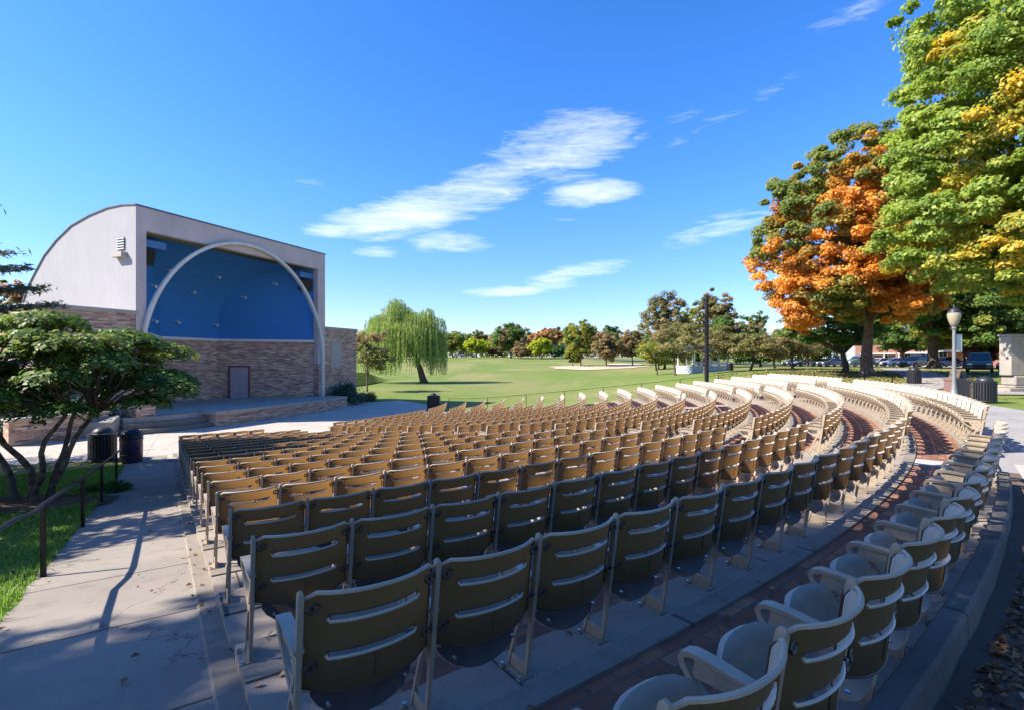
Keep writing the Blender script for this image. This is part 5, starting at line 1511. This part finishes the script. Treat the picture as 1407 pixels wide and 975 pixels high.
car(bx(1208, 88), 88, 192, (.65, .65, .63), False, 'white car emerging from behind the big maple trunk')
car(bx(1180, 84), 84, 188, (.10, .16, .17), True, 'dark teal car seen between the two trunks')
car(bx(1142, 90), 90, 190, (.13, .16, .24), False, 'dark blue grey saloon left of the dogwood trunk')
car(bx(1122, 96), 96, 192, (.62, .61, .62), False, 'white saloon parked left of the dark blue grey one')
car(bx(1104, 102), 102, 192, (.30, .36, .34), False, 'pale green grey car third along from the dogwood')
car(bx(1090, 108), 108, 195, (.06, .07, .07), False, 'dark car at the left end of the parked line')
car(bx(1270, 104), 104, 180, (.35, .37, .40), False, 'grey saloon parked across the street by the brick houses')
car(bx(577, 268), 268, 180, (.6, .6, .6), True, 'white van far away just left of the willow edge')
car(bx(631, 266), 266, 175, (.65, .65, .66), True, 'tiny white vehicle under the yellow trees far across the field')
car(bx(645, 268), 268, 180, (.5, .12, .10), False, 'tiny red car under the round yellow tree far away')
car(bx(712, 262), 262, 170, (.7, .7, .7), False, 'tiny white car below the purplish tree far away')
car(bx(775, 262), 262, 180, (.35, .45, .6), True, 'tiny pale blue car near the distant house')

# ------------------------------------------------------------------ houses
def house(x, y, w, dd, hh, rz, label, m='housebrick', roofc='roofedge', storeys=2, bays=4, porch=False, cat='house'):
    z = terr(x, y) - .3; root = empty('brick_house' if m == 'housebrick' else 'house', (x, y, z), R(rz)); tag(root, label, cat)
    mb = MB(); uvbox(mb, -w / 2, w / 2, 0, dd, 0, hh); mb.build('wall', M[m], root, fixn=False)
    mb = MB(); rh = w * .0 + 2.6
    mb.add([(-w / 2 - .3, -.4, hh), (w / 2 + .3, -.4, hh), (w / 2 + .3, dd + .4, hh), (-w / 2 - .3, dd + .4, hh), (-w / 2 - .3, dd / 2, hh + rh), (w / 2 + .3, dd / 2, hh + rh)],
           [(0, 1, 5, 4), (2, 3, 4, 5), (0, 4, 3), (1, 2, 5), (3, 2, 1, 0)]); rf = mb.build('roof', M[roofc], root)
    mb = MB(); mb.box(w * .28, w * .28 + .8, dd / 2 - .4, dd / 2 + .4, hh + .8, hh + rh + .9); mb.build('chimney', M[m if m == 'housebrick' else 'stone'], rf)
    mb = MB(); mb.box(-w / 2 - .25, w / 2 + .25, -.42, -.002, hh - .35, hh - .003); mb.build('cornice', M['white'], root)
    sh = hh / storeys
    for s in range(storeys):
        for b in range(bays):
            cx_ = -w / 2 + w * (b + .5) / bays; z0 = s * sh + sh * .32; z1 = s * sh + sh * .82
            if s == 0 and b == bays // 2:
                mb = MB(); mb.box(cx_ - .5, cx_ + .5, -.06, .0, .1, 2.3); dro = mb.build('door', M['white'], root); continue
            mb = MB(); mb.box(cx_ - .60, cx_ + .60, -.06, -.0, z0 - .1, z1 + .1); wd = mb.build('window', M['white'], root)
            mb = MB(); mb.box(cx_ - .48, cx_ - .03, -.075, -.061, z0, z1); mb.box(cx_ + .03, cx_ + .48, -.075, -.061, z0, z1); mb.build('pane', M['glass'], wd)
    if porch:
        mb = MB(); mb.box(-w / 2, w / 2, -2.2, -.08, 2.8, 3.1); pr = mb.build('porch_roof', M['white'], root)
        mb = MB(); mb.box(-w / 2, w / 2, -2.2, -.08, .0, .45); mb.build('porch_floor', M['rocky'], root)
        for q in np.linspace(-w / 2 + .2, w / 2 - .2, 4):
            mb = MB(); mb.tube([(q, -2.05, .45), (q, -2.05, 2.8)], .12, 8); mb.build('porch_post', M['white'], root)
def along(px, d): return bx(px, d), d
house(*along(1228, 118), 13, 9, 7.2, -28, 'red brick house with white trim behind the silver blue car', porch=True)
house(*along(1290, 100), 13, 9, 7.0, -35, 'red brick house behind the forked maple trunk', porch=True)
house(*along(1345, 84), 12, 9, 7.5, -40, 'orange brick house with a porch behind the red maple', porch=True)
house(*along(1400, 76), 12, 9, 7.8, -48, 'brick house behind the stone monument')
house(*along(1170, 150), 15, 9, 6.5, -18, 'pale house glimpsed between the tree trunks', 'white')
house(*along(779, 285), 17, 10, 5.8, 0, 'pale distant house with a light roof among the orange trees', 'white', 'white')
house(*along(590, 300), 18, 9, 4.5, 0, 'low brick house far away behind the willow', 'housebrick')

# ------------------------------------------------------------------ small things on the ground
def leaves_on(name, pts, label, size=.055, seed=3, lift=.012):
    global rng
    rng = np.random.default_rng(seed); P = np.array(pts); n = len(P); P[:, 2] += lift + rng.random(n) * .012
    Nn = np.array([0, 0, 1.0]) + rng.normal(size=(n, 3)) * .38
    me = leaf_mesh(name, P, Nn, size, M['lf_dry'], rng.random(n), None, 1.5)
    tag(link(bpy.data.objects.new(name, me)), label, 'leaves', kind='stuff')
rg = np.random.default_rng(9); pts = []
for _ in range(2300):
    r = 38.70 + abs(rg.normal()) * .22; th = rg.uniform(.56, .83); pts.append([*pol(r, th), FLOOR[0] - .088])
for _ in range(500):
    r = rg.uniform(38.8, 41); th = rg.uniform(.56, .84); pts.append([*pol(r, th), FLOOR[0] - .088])
leaves_on('fallen_leaves', pts, 'dry fallen leaves drifted against the outside of the kerb wall', .034)
pts = []
for _ in range(420):
    k = rg.integers(0, 5); r = RK[k] + rg.choice([-.33, .16, .3, .7]) + rg.normal() * .05; th = rg.uniform(THL, .84)
    if k == 0 and r > RK[0] - .1: continue
    z = FLOOR[k] if r < RK[k] + .74 else FLOOR[k]
    pts.append([*pol(r, th), z + (.018 if RK[k] - .03 < r < RK[k] + .12 else 0)])
for _ in range(80):
    r = rg.uniform(24, 36.8); e = rg.choice([.12, .2, 1.5, .6]) + rg.normal() * .05; pts.append([*pol(r, THL, e), gw(r) + .022])
leaves_on('leaf_litter', pts, 'scattered dry leaves on the terraces and beside the walkway edging', .034, 4)
pts = []
for _ in range(5200):
    c_ = [(31, 44), (30, 30), (38, 50), (28, 47)][rg.integers(0, 4)]; x_, y_ = c_[0] + rg.normal() * 5, c_[1] + rg.normal() * 5
    if math.hypot(x_ - CX, y_ - CY) < 42.5: continue
    pts.append([x_, y_, terr(x_, y_) + .02])
leaves_on('lawn_leaves', pts, 'orange and yellow leaves fallen on the grass below the maples', .12, 6)
# grass blades on the near left lawn
rng = np.random.default_rng(12); bl = []
n = 90000
rr = 38 - 20 * rng.random(n) ** .8; ee = 1.55 + rng.random(n) ** 1.3 * 8.5
X = CX + rr * math.sin(THL) - ee * math.cos(THL); Y = CY - rr * math.cos(THL) - ee * math.sin(THL)
keep = (Y > 2.2) & (np.abs(X / np.maximum(Y, .1)) < 1.15) & ~((((X + 11) / 2.4) ** 2 + ((Y - 10.6) / 1.1) ** 2) < 1) & ~((((X + 13.6) / 2.2) ** 2 + ((Y - 9.6) / .8) ** 2) < 1) & (np.hypot(X - CX, Y - CY) > 17.0)
keep &= ~(((X < -16) & (Y > 14.9)))
X, Y = X[keep], Y[keep]; Z = np.array([terr(a, b) for a, b in zip(X, Y)])
n = len(X); h = .035 + .045 * rng.random(n) * (1 + np.array([mnoise.noise(Vector((a, b, 0))) for a, b in zip(X, Y)])); a = rng.uniform(0, 2 * PI, n); w = .006 + .004 * rng.random(n)
w = w * np.clip(Y / 5, 1, 2.4); lean_ = rng.normal(size=(n, 2)) * .03
V = np.stack([np.stack([X - np.cos(a) * w, Y - np.sin(a) * w, Z], 1), np.stack([X + np.cos(a) * w, Y + np.sin(a) * w, Z], 1), np.stack([X + lean_[:, 0], Y + lean_[:, 1], Z + h], 1)], 1).reshape(-1, 3)
me = bpy.data.meshes.new('grass_blades'); me.vertices.add(3 * n); me.vertices.foreach_set('co', V.astype(np.float32).ravel())
me.loops.add(3 * n); me.loops.foreach_set('vertex_index', np.arange(3 * n, dtype=np.int32)); me.polygons.add(n)
me.polygons.foreach_set('loop_start', np.arange(0, 3 * n, 3, dtype=np.int32)); me.polygons.foreach_set('loop_total', np.full(n, 3, dtype=np.int32))
at = me.attributes.new('tone', 'FLOAT', 'FACE'); at.data.foreach_set('value', np.clip(.5 + rng.normal(size=n) * .25, 0, 1).astype(np.float32))
me.materials.append(M['lf_blade']); me.update(); me.validate()
tag(link(bpy.data.objects.new('grass_blades', me)), 'short green grass blades on the near left lawn', 'grass', kind='stuff')
